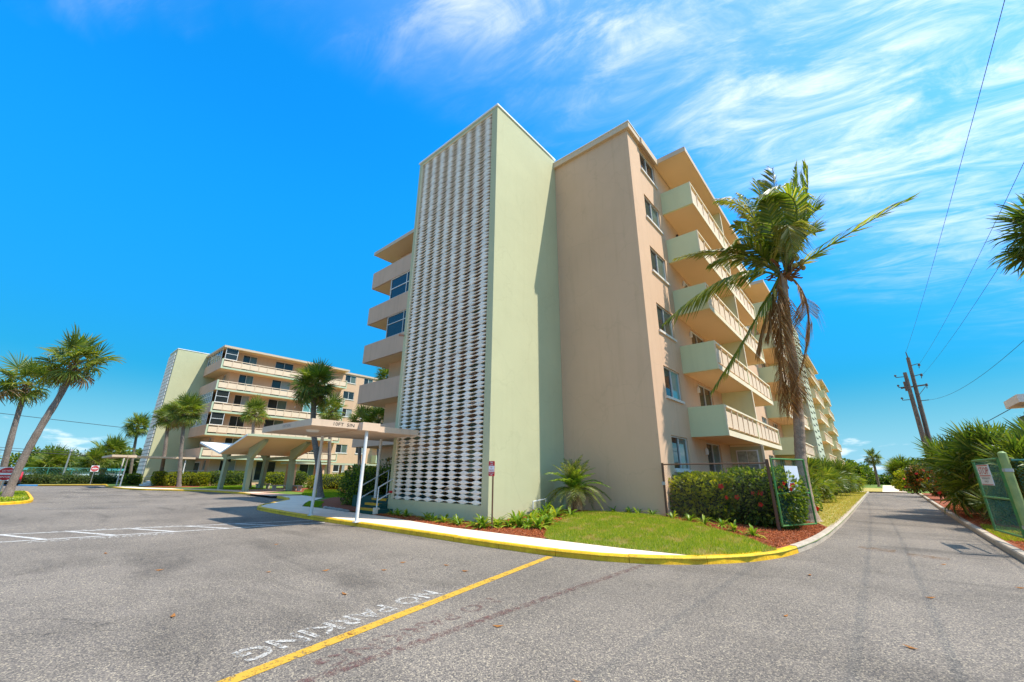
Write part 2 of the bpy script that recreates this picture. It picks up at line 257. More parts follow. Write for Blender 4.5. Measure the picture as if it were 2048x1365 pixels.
def asphalt():
    m = bpy.data.materials.new('worn_asphalt'); m.use_nodes = True; t = m.node_tree; N = t.nodes; L = t.links
    p = N['Principled BSDF']; p.inputs['Roughness'].default_value = 0.86; p.inputs['Specular IOR Level'].default_value = 0.3
    g = N.new('ShaderNodeNewGeometry'); P = g.outputs['Position']
    def noise(scale, det=4, rough=0.55, vec=P, dist=0.0):
        n = N.new('ShaderNodeTexNoise'); n.inputs['Scale'].default_value = scale; n.inputs['Detail'].default_value = det
        n.inputs['Roughness'].default_value = rough; n.inputs['Distortion'].default_value = dist; L.new(vec, n.inputs['Vector']); return n.outputs[0]
    def rng(x, a, b, c, d, smooth=True):
        r = N.new('ShaderNodeMapRange'); r.interpolation_type = 'SMOOTHSTEP' if smooth else 'LINEAR'
        for i, v in enumerate((a, b, c, d)): r.inputs[i + 1].default_value = v
        L.new(x, r.inputs[0]); return r.outputs[0]
    def mul(a, b):
        x = N.new('ShaderNodeMath'); x.operation = 'MULTIPLY'; L.new(a, x.inputs[0]); L.new(b, x.inputs[1]); return x.outputs[0]
    # aggregate: stones of differing tone
    v = N.new('ShaderNodeTexVoronoi'); v.inputs['Scale'].default_value = 92; L.new(P, v.inputs['Vector'])
    sp = N.new('ShaderNodeSeparateColor'); L.new(v.outputs['Color'], sp.inputs[0])
    ramp = N.new('ShaderNodeValToRGB'); e = ramp.color_ramp.elements
    e[0].color = (0.078, 0.068, 0.060, 1); e[1].position = 0.45; e[1].color = (0.163, 0.133, 0.106, 1)
    q = e.new(0.8); q.color = (0.245, 0.200, 0.153, 1); q = e.new(1.0); q.color = (0.44, 0.355, 0.24, 1)
    L.new(sp.outputs[0], ramp.inputs[0])
    big = rng(noise(0.24, 6, 0.62), 0.3, 0.7, 0.80, 1.14)
    mp = N.new('ShaderNodeMapping'); mp.inputs['Scale'].default_value = (0.22, 0.75, 1); mp.inputs['Rotation'].default_value = (0, 0, 0.5); L.new(P, mp.inputs[0])
    oil = rng(noise(0.9, 6, 0.55, mp.outputs[0], 0.6), 0.50, 0.74, 1.05, 0.60)
    mp2 = N.new('ShaderNodeMapping'); mp2.inputs['Scale'].default_value = (1.9, 0.12, 1); mp2.inputs['Rotation'].default_value = (0, 0, 0.02); L.new(P, mp2.inputs[0])
    track = rng(noise(0.9, 4, 0.5, mp2.outputs[0]), 0.35, 0.7, 1.03, 0.95)
    k = mul(mul(big, oil), track)
    vo = N.new('ShaderNodeTexVoronoi'); vo.inputs['Scale'].default_value = 0.55; L.new(P, vo.inputs['Vector']); dn2 = N.new('ShaderNodeMath'); dn2.operation = 'MULTIPLY_ADD'; L.new(noise(6, 4), dn2.inputs[0]); dn2.inputs[1].default_value = 0.10; L.new(vo.outputs['Distance'], dn2.inputs[2])
    k = mul(k, rng(dn2.outputs[0], 0.055, 0.115, 0.62, 1.0))
    # cracks
    dn = N.new('ShaderNodeTexNoise'); dn.inputs['Scale'].default_value = 1.3; dn.inputs['Detail'].default_value = 6; L.new(P, dn.inputs['Vector'])
    va = N.new('ShaderNodeVectorMath'); va.operation = 'MULTIPLY_ADD'; L.new(dn.outputs['Color'], va.inputs[0]); va.inputs[1].default_value = (0.9, 0.9, 0.9); L.new(P, va.inputs[2])
    vc = N.new('ShaderNodeTexVoronoi'); vc.feature = 'DISTANCE_TO_EDGE'; vc.inputs['Scale'].default_value = 0.33; L.new(va.outputs[0], vc.inputs['Vector'])
    cr = rng(vc.outputs['Distance'], 0.0008, 0.0036, 0.6, 1.0)
    crm = rng(noise(0.35, 3), 0.52, 0.62, 0.0, 1.0)
    mx = N.new('ShaderNodeMix'); mx.data_type = 'FLOAT'; L.new(crm, mx.inputs[0]); mx.inputs[2].default_value = 1.0; L.new(cr, mx.inputs[3])
    k = mul(k, mx.outputs[0])
    c = N.new('ShaderNodeMixRGB'); c.blend_type = 'MULTIPLY'; c.inputs[0].default_value = 1; L.new(ramp.outputs[0], c.inputs[1]); L.new(k, c.inputs[2])
    # a warm dusting of sand
    x = N.new('ShaderNodeMixRGB'); L.new(rng(noise(0.5, 6, 0.65), 0.45, 0.75, 0.0, 0.32), x.inputs[0]); L.new(c.outputs[0], x.inputs[1]); x.inputs[2].default_value = (0.24, 0.195, 0.15, 1)
    L.new(x.outputs[0], p.inputs['Base Color'])
    b = N.new('ShaderNodeBump'); b.inputs['Strength'].default_value = 0.55; b.inputs['Distance'].default_value = 0.006
    L.new(sp.outputs[1], b.inputs['Height']); L.new(b.outputs[0], p.inputs['Normal'])
    return m
M['asphalt'] = asphalt()
def wornpaint(name, col, keep, edge=0.08, scale=9.0):
    """road paint worn through to the asphalt in flakes."""
    m = bpy.data.materials.new(name); m.use_nodes = True; t = m.node_tree; N = t.nodes; L = t.links
    p = N['Principled BSDF']; p.inputs['Roughness'].default_value = 0.75; g = N.new('ShaderNodeNewGeometry')
    n = N.new('ShaderNodeTexNoise'); n.inputs['Scale'].default_value = scale; n.inputs['Detail'].default_value = 7; n.inputs['Roughness'].default_value = 0.7; L.new(g.outputs['Position'], n.inputs['Vector'])
    v = N.new('ShaderNodeTexVoronoi'); v.inputs['Scale'].default_value = 78; L.new(g.outputs['Position'], v.inputs['Vector'])
    sp = N.new('ShaderNodeSeparateColor'); L.new(v.outputs['Color'], sp.inputs[0])
    md = N.new('ShaderNodeMath'); md.operation = 'MULTIPLY_ADD'; L.new(sp.outputs[0], md.inputs[0]); md.inputs[1].default_value = 0.22; L.new(n.outputs[0], md.inputs[2])
    r = N.new('ShaderNodeMapRange'); r.inputs[1].default_value = 0.61 + keep - edge; r.inputs[2].default_value = 0.61 + keep + edge; L.new(md.outputs[0], r.inputs[0])
    p.inputs['Base Color'].default_value = (*col, 1)
    tr = N.new('ShaderNodeBsdfTransparent'); s = N.new('ShaderNodeMixShader'); L.new(r.outputs[0], s.inputs[0]); L.new(p.outputs[0], s.inputs[1]); L.new(tr.outputs[0], s.inputs[2])
    L.new(s.outputs[0], N['Material Output'].inputs[0]); MATS[name] = m; return m
M['pyellow'] = wornpaint('yellow_line_paint', (0.58, 0.32, 0.025), 0.115)
M['pwhite'] = wornpaint('white_line_paint', (0.52, 0.475, 0.41), -0.002, 0.09)
M['pline'] = wornpaint('hatch_line_paint', (0.62, 0.58, 0.52), 0.11)
M['pfaint'] = wornpaint('faint_white_line_paint', (0.48, 0.46, 0.43), -0.03)
M['pred'] = wornpaint('faded_red_paint', (0.17, 0.075, 0.062), -0.10, 0.16)
M['rustpatch'] = wornpaint('rust_stain', (0.26, 0.13, 0.05), -0.12, 0.2, 5.0)

# ------------------------------------------------------------------ helpers: geometry
WL = {}
def tag(o, label=None, cat=None, group=None, kind=None):
    if label: o['label'] = label
    if cat: o['category'] = cat
    if group: o['group'] = group
    if kind: o['kind'] = kind
    return o
def empty(name, loc, label=None, cat=None, group=None, kind=None, parent=None):
    o = bpy.data.objects.new(name, None); COL.objects.link(o); o.empty_display_size = 0.3
    loc = Vector(loc); WL[o] = loc
    if parent: o.parent = parent; o.location = loc - WL[parent]
    else: o.location = loc
    return tag(o, label, cat, group, kind)
def inst(src, name, parent, loc, rot=None, scale=None, m=None):
    o = bpy.data.objects.new(name, src.data if hasattr(src, 'data') else src); COL.objects.link(o)
    loc = Vector(loc); WL[o] = loc; o.parent = parent
    o.location = loc - WL[parent] if parent else loc
    if rot is not None:
        if isinstance(rot, Matrix): o.rotation_euler = rot.to_euler()
        else: o.rotation_euler = rot
    if scale is not None: o.scale = (scale,) * 3 if isinstance(scale, (int, float)) else scale
    return o
class MB:
    def __init__(s): s.v = []; s.f = []; s.mi = []; s.cur = 0; s.ms = []
    def mat(s, m):
        if m not in s.ms: s.ms.append(m)
        s.cur = s.ms.index(m); return s
    def face(s, pts):
        b = len(s.v); s.v += [tuple(p) for p in pts]; s.f.append(tuple(range(b, b + len(pts)))); s.mi.append(s.cur); return s
    def raw(s, vs, fs):
        b = len(s.v); s.v += [tuple(p) for p in vs]; s.f += [tuple(b + i for i in f) for f in fs]; s.mi += [s.cur] * len(fs); return s
    def box(s, x0, x1, y0, y1, z0, z1):
        return s.raw([(x0, y0, z0), (x1, y0, z0), (x1, y1, z0), (x0, y1, z0), (x0, y0, z1), (x1, y0, z1), (x1, y1, z1), (x0, y1, z1)],
                     [(0, 3, 2, 1), (4, 5, 6, 7), (0, 1, 5, 4), (1, 2, 6, 5), (2, 3, 7, 6), (3, 0, 4, 7)])
    def prism(s, poly, axis, a, b):
        """poly: 2D points in the two other axes (order x,y,z without axis), extruded from a to b."""
        def mk(p, t):
            if axis == 'Z': return (p[0], p[1], t)
            if axis == 'Y': return (p[0], t, p[1])
            return (t, p[0], p[1])
        n = len(poly)
        return s.raw([mk(p, a) for p in poly] + [mk(p, b) for p in poly],
                     [tuple(range(n))[::-1], tuple(range(n, 2 * n))] + [(i, (i + 1) % n, n + (i + 1) % n, n + i) for i in range(n)])
    def tube(s, pts, r, n=6, cap=True):
        pts = [Vector(p) for p in pts]; rs = r if isinstance(r, (list, tuple)) else [r] * len(pts)
        b = len(s.v); up = None
        for i, p in enumerate(pts):
            d = (pts[min(i + 1, len(pts) - 1)] - pts[max(i - 1, 0)]).normalized()
            if up is None: up = Vector((0, 0, 1)) if abs(d.z) < 0.95 else Vector((1, 0, 0))
            x = d.cross(up).normalized(); y = x.cross(d).normalized(); up = y
            for k in range(n):
                a = 2 * math.pi * k / n; s.v.append(tuple(p + (x * math.cos(a) + y * math.sin(a)) * rs[i]))
        for i in range(len(pts) - 1):
            for k in range(n):
                s.f.append((b + i * n + k, b + i * n + (k + 1) % n, b + (i + 1) * n + (k + 1) % n, b + (i + 1) * n + k)); s.mi.append(s.cur)
        if cap:
            s.f.append(tuple(b + k for k in range(n))[::-1]); s.mi.append(s.cur)
            e = b + (len(pts) - 1) * n; s.f.append(tuple(e + k for k in range(n))); s.mi.append(s.cur)
        return s
    def obox(s, p0, p1, wd, ht, up=(0, 0, 1)):
        """bar from p0 to p1, wd wide sideways and ht along up."""
        p0, p1, up = Vector(p0), Vector(p1), Vector(up); d = (p1 - p0).normalized(); x = d.cross(up).normalized() * wd / 2; u = x.cross(d).normalized() * ht / 2
        vs = [p + a * x + b * u for p in (p0, p1) for a, b in ((-1, -1), (1, -1), (1, 1), (-1, 1))]
        return s.raw(vs, [(0, 1, 2, 3), (7, 6, 5, 4), (0, 4, 5, 1), (1, 5, 6, 2), (2, 6, 7, 3), (3, 7, 4, 0)])
    def mesh(s, name, m=None, loc=(0, 0, 0), smooth=False):
        me = bpy.data.meshes.new(name); l = Vector(loc)
        me.from_pydata([(a - l.x, b - l.y, c - l.z) for a, b, c in s.v], [], s.f)
        if m is not None: me.materials.append(m)
        else:
            for q in s.ms: me.materials.append(q)
            me.polygons.foreach_set('material_index', s.mi)
        if smooth: me.polygons.foreach_set('use_smooth', [True] * len(me.polygons))
        me.validate(); me.update(); return me
    def build(s, name, m=None, parent=None, loc=None, smooth=False, **k):
        if loc is None: loc = WL[parent] if parent else Vector((0, 0, 0))
        loc = Vector(loc); o = bpy.data.objects.new(name, s.mesh(name, m, loc, smooth)); COL.objects.link(o); WL[o] = loc
        if parent: o.parent = parent; o.location = loc - WL[parent]
        else: o.location = loc
        return tag(o, **k)
def setnormals(o):
    import bmesh
    bm = bmesh.new(); bm.from_mesh(o.data); bmesh.ops.recalc_face_normals(bm, faces=bm.faces); bm.to_mesh(o.data); bm.free()
def text(name, body, m, parent, origin, right, up, height, depth=0.003, width=None, loc=None, bold=0.0, **k):
    """lettering as thin raised geometry: origin = lower-left corner of the text."""
    c = bpy.data.curves.new('t', 'FONT'); c.body = body; c.size = 1.0; c.offset = bold; c.extrude = 0.0; c.resolution_u = 2
    o = bpy.data.objects.new('t', c); COL.objects.link(o); bpy.context.view_layer.update()
    me = bpy.data.meshes.new_from_object(o.evaluated_get(bpy.context.evaluated_depsgraph_get())); bpy.data.objects.remove(o)
    xs = [v.co.x for v in me.vertices]; ys = [v.co.y for v in me.vertices]
    x0, x1, y0, y1 = min(xs), max(xs), min(ys), max(ys); sy = height / (y1 - y0); sx_ = (width / (x1 - x0)) if width else sy
    r, u = Vector(right).normalized(), Vector(up).normalized(); n = r.cross(u); O = Vector(origin)
    base = WL[parent] if parent else O
    for v in me.vertices: v.co = O + r * (v.co.x - x0) * sx_ + u * (v.co.y - y0) * sy + n * depth - base
    me.materials.clear(); me.materials.append(m)
    ob = bpy.data.objects.new(name, me); COL.objects.link(ob); WL[ob] = base.copy()
    if parent: ob.parent = parent; ob.location = (0, 0, 0)
    else: ob.location = base
    return tag(ob, **k)
def sheet(name, poly, zf, m, step=0.5, **k):
    """a ground sheet: polygon filled with a grid so that it can follow the height function zf."""
    xs = [p[0] for p in poly]; ys = [p[1] for p in poly]; pts = [Vector(p) for p in poly]; n = len(poly)
    ed = [(i, (i + 1) % n) for i in range(n)]
    if step:
        x = min(xs) + step / 2
        while x < max(xs):
            y = min(ys) + step / 2
            while y < max(ys):
                if inpoly((x, y), poly): pts.append(Vector((x, y)))
                y += step
            x += step
    r = delaunay_2d_cdt(pts, ed, [list(range(n))], 1, 1e-4)
    z = zf if callable(zf) else (lambda a, b: zf)
    me = bpy.data.meshes.new(name); me.from_pydata([(p.x, p.y, z(p.x, p.y)) for p in r[0]], [], r[2]); me.materials.append(m)
    for p in me.polygons:
        if p.normal.z < 0: p.flip()
    o = bpy.data.objects.new(name, me); COL.objects.link(o); WL[o] = Vector((0, 0, 0)); return tag(o, **k)
def inpoly(p, poly):
    x, y = p; c = False; n = len(poly)
    for i in range(n):
        x0, y0 = poly[i]; x1, y1 = poly[(i + 1) % n]
        if (y0 > y) != (y1 > y) and x < (x1 - x0) * (y - y0) / (y1 - y0) + x0: c = not c
    return c
def smooth(t): t = max(0, min(1, t)); return t * t * (3 - 2 * t)
def wallholes(mb, fn, a0, a1, b0, b1, holes, depth=0.1):
    A = sorted({a0, a1, *[min(max(h[i], a0), a1) for h in holes for i in (0, 1)]}); B = sorted({b0, b1, *[min(max(h[i], b0), b1) for h in holes for i in (2, 3)]})
    for i in range(len(A) - 1):
        for j in range(len(B) - 1):
            ca, cb = (A[i] + A[i + 1]) / 2, (B[j] + B[j + 1]) / 2
            if any(h[0] < ca < h[1] and h[2] < cb < h[3] for h in holes): continue
            mb.face([fn(A[i], B[j], 0), fn(A[i + 1], B[j], 0), fn(A[i + 1], B[j + 1], 0), fn(A[i], B[j + 1], 0)])
    for h in holes:
        c = [(h[0], h[2]), (h[1], h[2]), (h[1], h[3]), (h[0], h[3])]
        for i in range(4):
            p, q = c[i], c[(i + 1) % 4]; mb.face([fn(*p, 0), fn(*q, 0), fn(*q, depth), fn(*p, depth)])
# ================================================================== ground
MB().box(-1500, 1500, -1500, 1500, -0.5, -0.03).build('ground', M['ground'], kind='structure', label='flat sandy ground stretching to the horizon')
sheet('parking_lot', [(-90, -45), (40, -45), (40, 9), (2.6, 10), (2.6, 66), (-2.2, 66), (-2.2, 14.6), (-10, 14), (-90, 14)], 0.0, M['asphalt'], None, kind='structure', label='worn grey asphalt parking lot and service drive')
KERB = [(-23.3, 8.15), (-22.3, 7.68), (-21.57, 7.5), (-18.69, 7.38), (-15.26, 7.38), (-12.96, 7.48), (-10.8, 7.52), (-8.6, 7.55), (-6.9, 7.58), (-5.5, 7.68), (-4.5, 7.92), (-3.64, 8.3), (-2.92, 8.9), (-2.25, 9.85), (-1.85, 10.9), (-1.66, 12.0), (-1.5, 13.4), (-1.4, 15.34), (-1.33, 19), (-1.29, 23.4), (-1.26, 35), (-1.24, 48), (-1.2, 61)]
def kdist(x, y):
    m = 99
    for i in range(8, 20):
        ax, ay = KERB[i]; bx, by = KERB[i + 1]; dx, dy = bx - ax, by - ay; t = max(0, min(1, ((x - ax) * dx + (y - ay) * dy) / (dx * dx + dy * dy)))
        m = min(m, math.hypot(x - ax - dx * t, y - ay - dy * t))
    return m
def hz(x, y): return 0.12 + 0.21 * smooth((min(kdist(x, y) - 0.2, y - 8.8)) / 4.6) * smooth((x + 12) / 3.0)
KERBL = [(-90, 7.45), (-71, 7.4), (-67, 6.9), (-62, 6.75), (-56.7, 6.95), (-52.2, 7.5), (-49.5, 8.9), (-46.5, 10.9), (-42.4, 11.6), (-36.6, 12.0)]
KERBM = [(-30.9, 11.75), (-28.4, 11.4), (-26.6, 10.7), (-24.9, 9.4), (-23.3, 8.15)]
def lawnpoly(): return KERBL + [(-30.9, 11.9)] + KERBM[1:] + KERB[1:] + [(-1.2, 130), (-112, 130), (-112, 7.5)]
sheet('lawn', lawnpoly(), 0.10, M['lawng'], None, kind='structure', label='green lawn around the apartment buildings')

def offset(pl, d):
    out = []
    for i, p in enumerate(pl):
        a = Vector(pl[max(i - 1, 0)]); b = Vector(pl[min(i + 1, len(pl) - 1)]); t = (b - a).normalized(); out.append((p[0] - t.y * d, p[1] + t.x * d))
    return out
def resample(pl, step):
    out = [Vector(pl[0])]; acc = 0
    for i in range(len(pl) - 1):
        a, b = Vector(pl[i]), Vector(pl[i + 1]); L = (b - a).length; t = step - acc
        while t < L: out.append(a + (b - a) * t / L); t += step
        acc = (acc + L) % step if L < step - acc + 1e9 else 0
    if (out[-1] - Vector(pl[-1])).length > 0.3: out.append(Vector(pl[-1]))
    return [tuple(p) for p in out]
def chaikin(pl, n=2):
    for _ in range(n):
        q = [pl[0]]
        for i in range(len(pl) - 1):
            a, b = Vector(pl[i]), Vector(pl[i + 1]); q += [tuple(a * .75 + b * .25), tuple(a * .25 + b * .75)]
        pl = q + [pl[-1]]
    return pl
def kerb(pl, mfun, label, seg=1.5, wd=0.16, h=0.135, sub=4, side=1):
    root = empty('kerb', (*pl[0], 0), label, kind='structure'); del root['label']; root['label'] = label
    fine = resample(chaikin(pl, 2), seg / sub); i = 0; k = 0
    while i < len(fine) - 1:
        s = fine[i:i + sub + 1]
        if len(s) < 2: break
        s = [Vector(p) for p in s]; d0 = (s[1] - s[0]).normalized(); d1 = (s[-1] - s[-2]).normalized()
        s[0] = s[0] + d0 * 0.006; s[-1] = s[-1] - d1 * 0.006
        o = [tuple(p) for p in s]; jit = random.uniform(-0.006, 0.006)
        prof = [(0.0, -0.02), (0.012, h - 0.03 + jit), (0.035, h + jit), (wd, h + jit), (wd, -0.02)]
        rings = [offset(o, q[0] * side) for q in prof]; vs = []; n = len(o)
        for j in range(n): vs += [(*rings[q][j], prof[q][1]) for q in range(5)]
        fs = [(j * 5 + q, (j + 1) * 5 + q, (j + 1) * 5 + (q + 1) % 5, j * 5 + (q + 1) % 5) for j in range(n - 1) for q in range(5)] + [(0, 1, 2, 3, 4), tuple(range((n - 1) * 5, n * 5))[::-1]]
        b = MB().raw(vs, fs).build('kerb_stone', mfun(s[0]), root); setnormals(b)
        i += sub; k += 1
    return root
kerb(KERB, lambda p: M['kerby'] if p.y < 11.7 else M['kerbc'], 'long kerb curving from the canopy round to the drive, painted yellow then bare concrete')
kerb(KERBM, lambda p: M['kerby'], 'short yellow kerb curving round the walkway corner before the covered entrance', 1.2)
kerb(KERBL, lambda p: M['kerby'], 'yellow kerb along the far side of the lot below the far building', 3.0)
kerb([(2.6, 61), (2.45, 50), (2.15, 36), (1.98, 27), (1.88, 18.4), (1.84, 13.3), (1.84, 9), (1.95, 4)][::-1], lambda p: M['kerbc'], 'bare concrete kerb on the right of the service drive', 1.8, side=-1)
kerb([(-1.2, 61.2), (2.6, 61.2)], lambda p: M['kerbc'], 'flush concrete strip closing the far end of the drive', 1.9, h=0.03)

INK = offset(KERB, 0.09); IN = offset(KERB, 0.162); INM = offset(KERBM, 0.162)
SW = [(-23.2, 8.4)] + IN[1:13] + [(-3.02, 9.0), (-4.4, 8.83), (-6.3, 8.76), (-8.2, 8.72), (-9.84, 8.67), (-13.9, 9.08), (-16.3, 9.15), (-19.4, 9.2), (-20.8, 9.1), (-23.4, 10.4)]
SWL = [p for p in INM[:-1]] + [(-23.2, 8.4), (-23.4, 10.4), (-24.4, 11.2), (-26.9, 13.0), (-30.5, 13.4), (-31.5, 13.4)]
sheet('sidewalk', SW, 0.131, M['walk'], None, kind='structure', label='pale concrete sidewalk behind the yellow kerb')
sheet('sidewalk', SWL, 0.127, M['walk'], None, kind='structure', label='concrete path joining the carport and the front walk')
sheet('sidewalk', [(-52, 8.0), (-49.3, 9.3), (-46.4, 11.2), (-42.4, 11.85), (-36.7, 12.2), (-36.7, 13.2), (-43, 13.0), (-47, 12.4), (-50.5, 10.4), (-56, 8.6), (-62, 8.2), (-62, 7.0), (-56.7, 7.2)], 0.127, M['walk'], None, kind='structure', label='pale walk along the far kerb')
sheet('entrance_apron', [(-44.5, 12.9), (-31.0, 13.4), (-30.8, 11.85), (-36.6, 12.15), (-36.8, 12.9), (-41.0, 17.5), (-44.5, 17.5)], 0.133, M['apron'], None, kind='structure', label='tan brick apron under the carport')
sheet('drive_apron', [(-36.6, 11.6), (-30.9, 11.4), (-30.7, 13.3), (-36.4, 12.9)], 0.138, M['apron'], None, kind='structure', label='tan sloping apron between two kerb ends')
sheet('footpath', [(-0.1, 61.4), (1.9, 61.4), (1.5, 110), (0.1, 110)], 0.135, M['walk'], None, kind='structure', label='pale concrete footpath beyond the end of the drive')
sheet('footpath', [(-5, 59.3), (-1.5, 59.3), (-1.5, 60.5), (-5, 60.5)], 0.135, M['walk'], None, kind='structure', label='short concrete path leaving the drive on the left')
sheet('park_lawn', [(-20, 61.4), (40, 61.4), (60, 160), (-40, 160)], 0.115, M['lawng'], None, kind='structure', label='green lawn past the end of the drive')
FRONT = [(-7.3, 10.1), (-6.65, 8.95), (-6.3, 8.78), (-4.4, 8.86), (-3.1, 9.02), INK[12], INK[13], INK[14], (-2.75, 11.9), (-4.1, 13.05), (-5.7, 13.75), (-7.9, 13.7), (-8.1, 12.6)]
sheet('front_lawn', FRONT, lambda x, y: hz(x, y) + 0.01 + 0.05 * smooth(min((y - 8.9), kdist(x, y) - .15) * 1.2), M['lawn'], 0.3, kind='structure', label='sunlit front lawn between the walk and the tan wall')
sheet('mulch_bed', [(-15.0, 9.15), (-13.9, 9.1), (-9.84, 8.69), (-8.2, 8.74), (-6.5, 8.8), (-7.0, 10.1), (-8.0, 12.6), (-7.9, 14.3), (-9.5, 14.33), (-9.54, 9.94), (-15.0, 9.94)], lambda x, y: hz(x, y) + 0.012, M['mulch'], 0.3, kind='structure', label='red mulch bed round the foot of the stair tower')
GM = [(-8.0, 13.4), (-5.7, 13.5), (-4.0, 12.8), (-2.7, 11.7), INK[14], INK[15], INK[16], INK[17], (-1.45, 17.0), (-1.8, 17.6), (-2.6, 19.5), (-3.6, 24), (-5.55, 26), (-5.55, 14.3), (-7.9, 14.33)]
sheet('mulch_bed', GM, lambda x, y: hz(x, y) + 0.006, M['mulch'], 0.35, kind='structure', label='red mulch bed under the hibiscus hedge and open gate')
VERGE = [(-1.46, 16.6), INK[18], INK[19], INK[20], INK[21], (-1.32, 59.2), (-4.2, 59.2), (-4.4, 40), (-3.6, 30), (-3.2, 24), (-2.3, 19.5)]
sheet('verge_lawn', VERGE, 0.128, M['drylawn'], None, kind='structure', label='dry yellow grass verge left of the service drive')
sheet('dry_lawn', [(-4.5, 60.6), (-0.15, 61.4), (0.05, 80), (-3.5, 82)], 0.14, M['drylawn'], None, kind='structure', label='dry yellow grass beside the footpath')
sheet('lawn', [(2.0, 5), (60, 5), (60, 130), (2.7, 130), (2.55, 50), (2.25, 36), (2.08, 27), (1.98, 18)], 0.10, M['drylawn'], None, kind='structure', label='dry grass strip beyond the right kerb')
sheet('mulch_bed', [(2.02, 8), (9, 8), (9, 60), (2.9, 60), (2.55, 45), (2.3, 34), (2.14, 25), (2.04, 18)], 0.125, M['mulch'], None, kind='structure', label='red mulch bed under the palmettos right of the drive')
sheet('mulch_bed', [(-19.3, 9.35), (-24.6, 11.8), (-27.6, 14.2), (-22, 14.8), (-17.0, 13), (-16.4, 9.3), (-17.5, 9.25)], 0.145, M['mulch'], 0.6, kind='structure', label='red mulch bed under the dark hedge by the steps')
sheet('mulch_bed', [(-63.5, 9.0), (-58.5, 9.0), (-54.5, 10.6), (-55.5, 14), (-60, 15.5), (-66, 14)], 0.125, M['mulch'], None, kind='structure', label='red mulch bed in front of the far building')
sheet('mulch_bed', [(-46, 16.2), (-24, 15.0), (-24, 30), (-46, 30)], 0.12, M['mulch'], None, kind='structure', label='red mulch in the courtyard hedge rows')
# island on the left
ISL = [(-33.2, -0.75), (-33.0, -0.2), (-33.5, 0.55), (-35.0, 1.02), (-42, 1.0), (-50.5, 0.95), (-52, 0.4), (-52, -6), (-33.6, -6)]
kerb([(-33.6, -8), (-33.2, -0.75), (-33.0, -0.2), (-33.5, 0.55), (-35.0, 1.02), (-42, 1.0), (-50.5, 0.95), (-52, 0.4), (-52, -6)], lambda p: M['kerby'], 'yellow kerb round the palm island', 1.4)
sheet('island_lawn', [(-33.4, -7), (-33.4, -0.3), (-33.9, 0.4), (-35.1, 0.8), (-50.3, 0.75), (-51.7, 0.3), (-51.7, -7)], 0.12, M['lawn'], None, kind='structure', label='grass island with two leaning palms')
sheet('sidewalk', [(-39.5, -6), (-37.0, -6), (-36.6, 0.75), (-40.6, 0.75)], 0.127, M['walk'], None, kind='structure', label='white walk crossing the palm island')
sheet('far_verge', [(-120, 7.5), (-71, 7.5), (-72.0, 2), (-74.3, 1.3), (-79, -2), (-90, -12), (-140, -12), (-140, 7.5)], 0.11, M['lawn'], None, kind='structure', label='far verge with hedge and fence')
kerb([(-71.2, 7.3), (-71.8, 4), (-72.4, 1.9)], lambda p: M['kerby'], 'yellow kerb below the far fence', 2.5, side=-1)
kerb([(-72.4, 1.9), (-76.6, -1.2), (-82, -6)], lambda p: M['kerbb'], 'blue painted kerb behind the red car', 2.5, side=-1)

# ------------------------------------------------------------------ painted markings
def line(pts, wd, m, label, z=0.004):
    l = offset(pts, wd / 2); r = offset(pts, -wd / 2); b = MB()
    for i in range(len(pts) - 1): b.face([(*r[i], z), (*r[i + 1], z), (*l[i + 1], z), (*l[i], z)])
    return b.build('painted_line', m, kind='structure', label=label)
line([(-5.5, 7.62), (-5.0, 5.0), (-4.32, 1.5), (-3.9, -0.5)], 0.15, M['pyellow'], 'yellow line running from the kerb towards the viewer')
line([(-3.72, 8.1), (-3.82, 4.6), (-3.86, 2), (-3.9, 0)], 0.13, M['pred'], 'faded dark red line right of the yellow line')
text('painted_words', 'NO PARKING', M['pwhite'], None, (-5.36, 4.28, 0.001), (0.165, -1, 0), (1, 0.165, 0), 0.36, 0.005, 2.62, bold=0.022, kind='structure', label='white NO PARKING lettering beside the yellow line')
text('painted_words', 'NO PARKING', M['pred'], None, (-4.40, 4.62, 0.001), (0.08, -1, 0), (1, 0.08, 0), 0.27, 0.005, 2.5, bold=0.02, kind='structure', label='faded red NO PARKING lettering beside the dark red line')
HA = [(-15.75, 7.35), (-17.96, 0.11), (-18.9, -3)]; HB = [(-14.72, 7.3), (-16.11, 0.14), (-16.75, -3)]
line(HA, 0.11, M['pline'], 'far white edge line of the no parking hatch'); line(HB, 0.11, M['pline'], 'near white edge line of the no parking hatch')
def lerp2(a, b, t): return (a[0] + (b[0] - a[0]) * t, a[1] + (b[1] - a[1]) * t)
for k, nm in enumerate(('first', 'second', 'third', 'fourth', 'fifth')):
    y = 0.85 + 1.25 * k; tb = (7.3 - y) / 7.16; ta = (7.35 - y + 0.75) / 7.24
    if ta > 1.3: continue
    line([lerp2(HB[0], HB[1], tb), lerp2(HA[0], HA[1], ta)], 0.12, M['pline'], 'white hatch bar, %s from the left between the two edge lines' % nm, 0.0045)
text('painted_words', 'NO PARKING', M['pwhite'], None, (-17.55, 0.95, 0.001), (0.28, 1, 0), (-1, 0.28, 0), 0.42, 0.005, 2.9, bold=0.02, kind='structure', label='white NO PARKING lettering beyond the hatch')
text('painted_words', 'NO PARKING', M['pwhite'], None, (-15.45, 0.55, 0.001), (0.2, 1, 0), (-1, 0.2, 0), 0.40, 0.005, 2.7, bold=0.02, kind='structure', label='white NO PARKING lettering on the near side of the hatch')
for k, (a, b) in enumerate([((-30, -3), (-27.5, 5.2)), ((-40, 2.2), (-45, 6.5)), ((-37, 1.8), (-38.5, 7.5))]):
    line([a, b], 0.1, M['pfaint'], 'faint white bay line across the lot, ' + ('nearest', 'farthest', 'middle')[k] + ' of three')
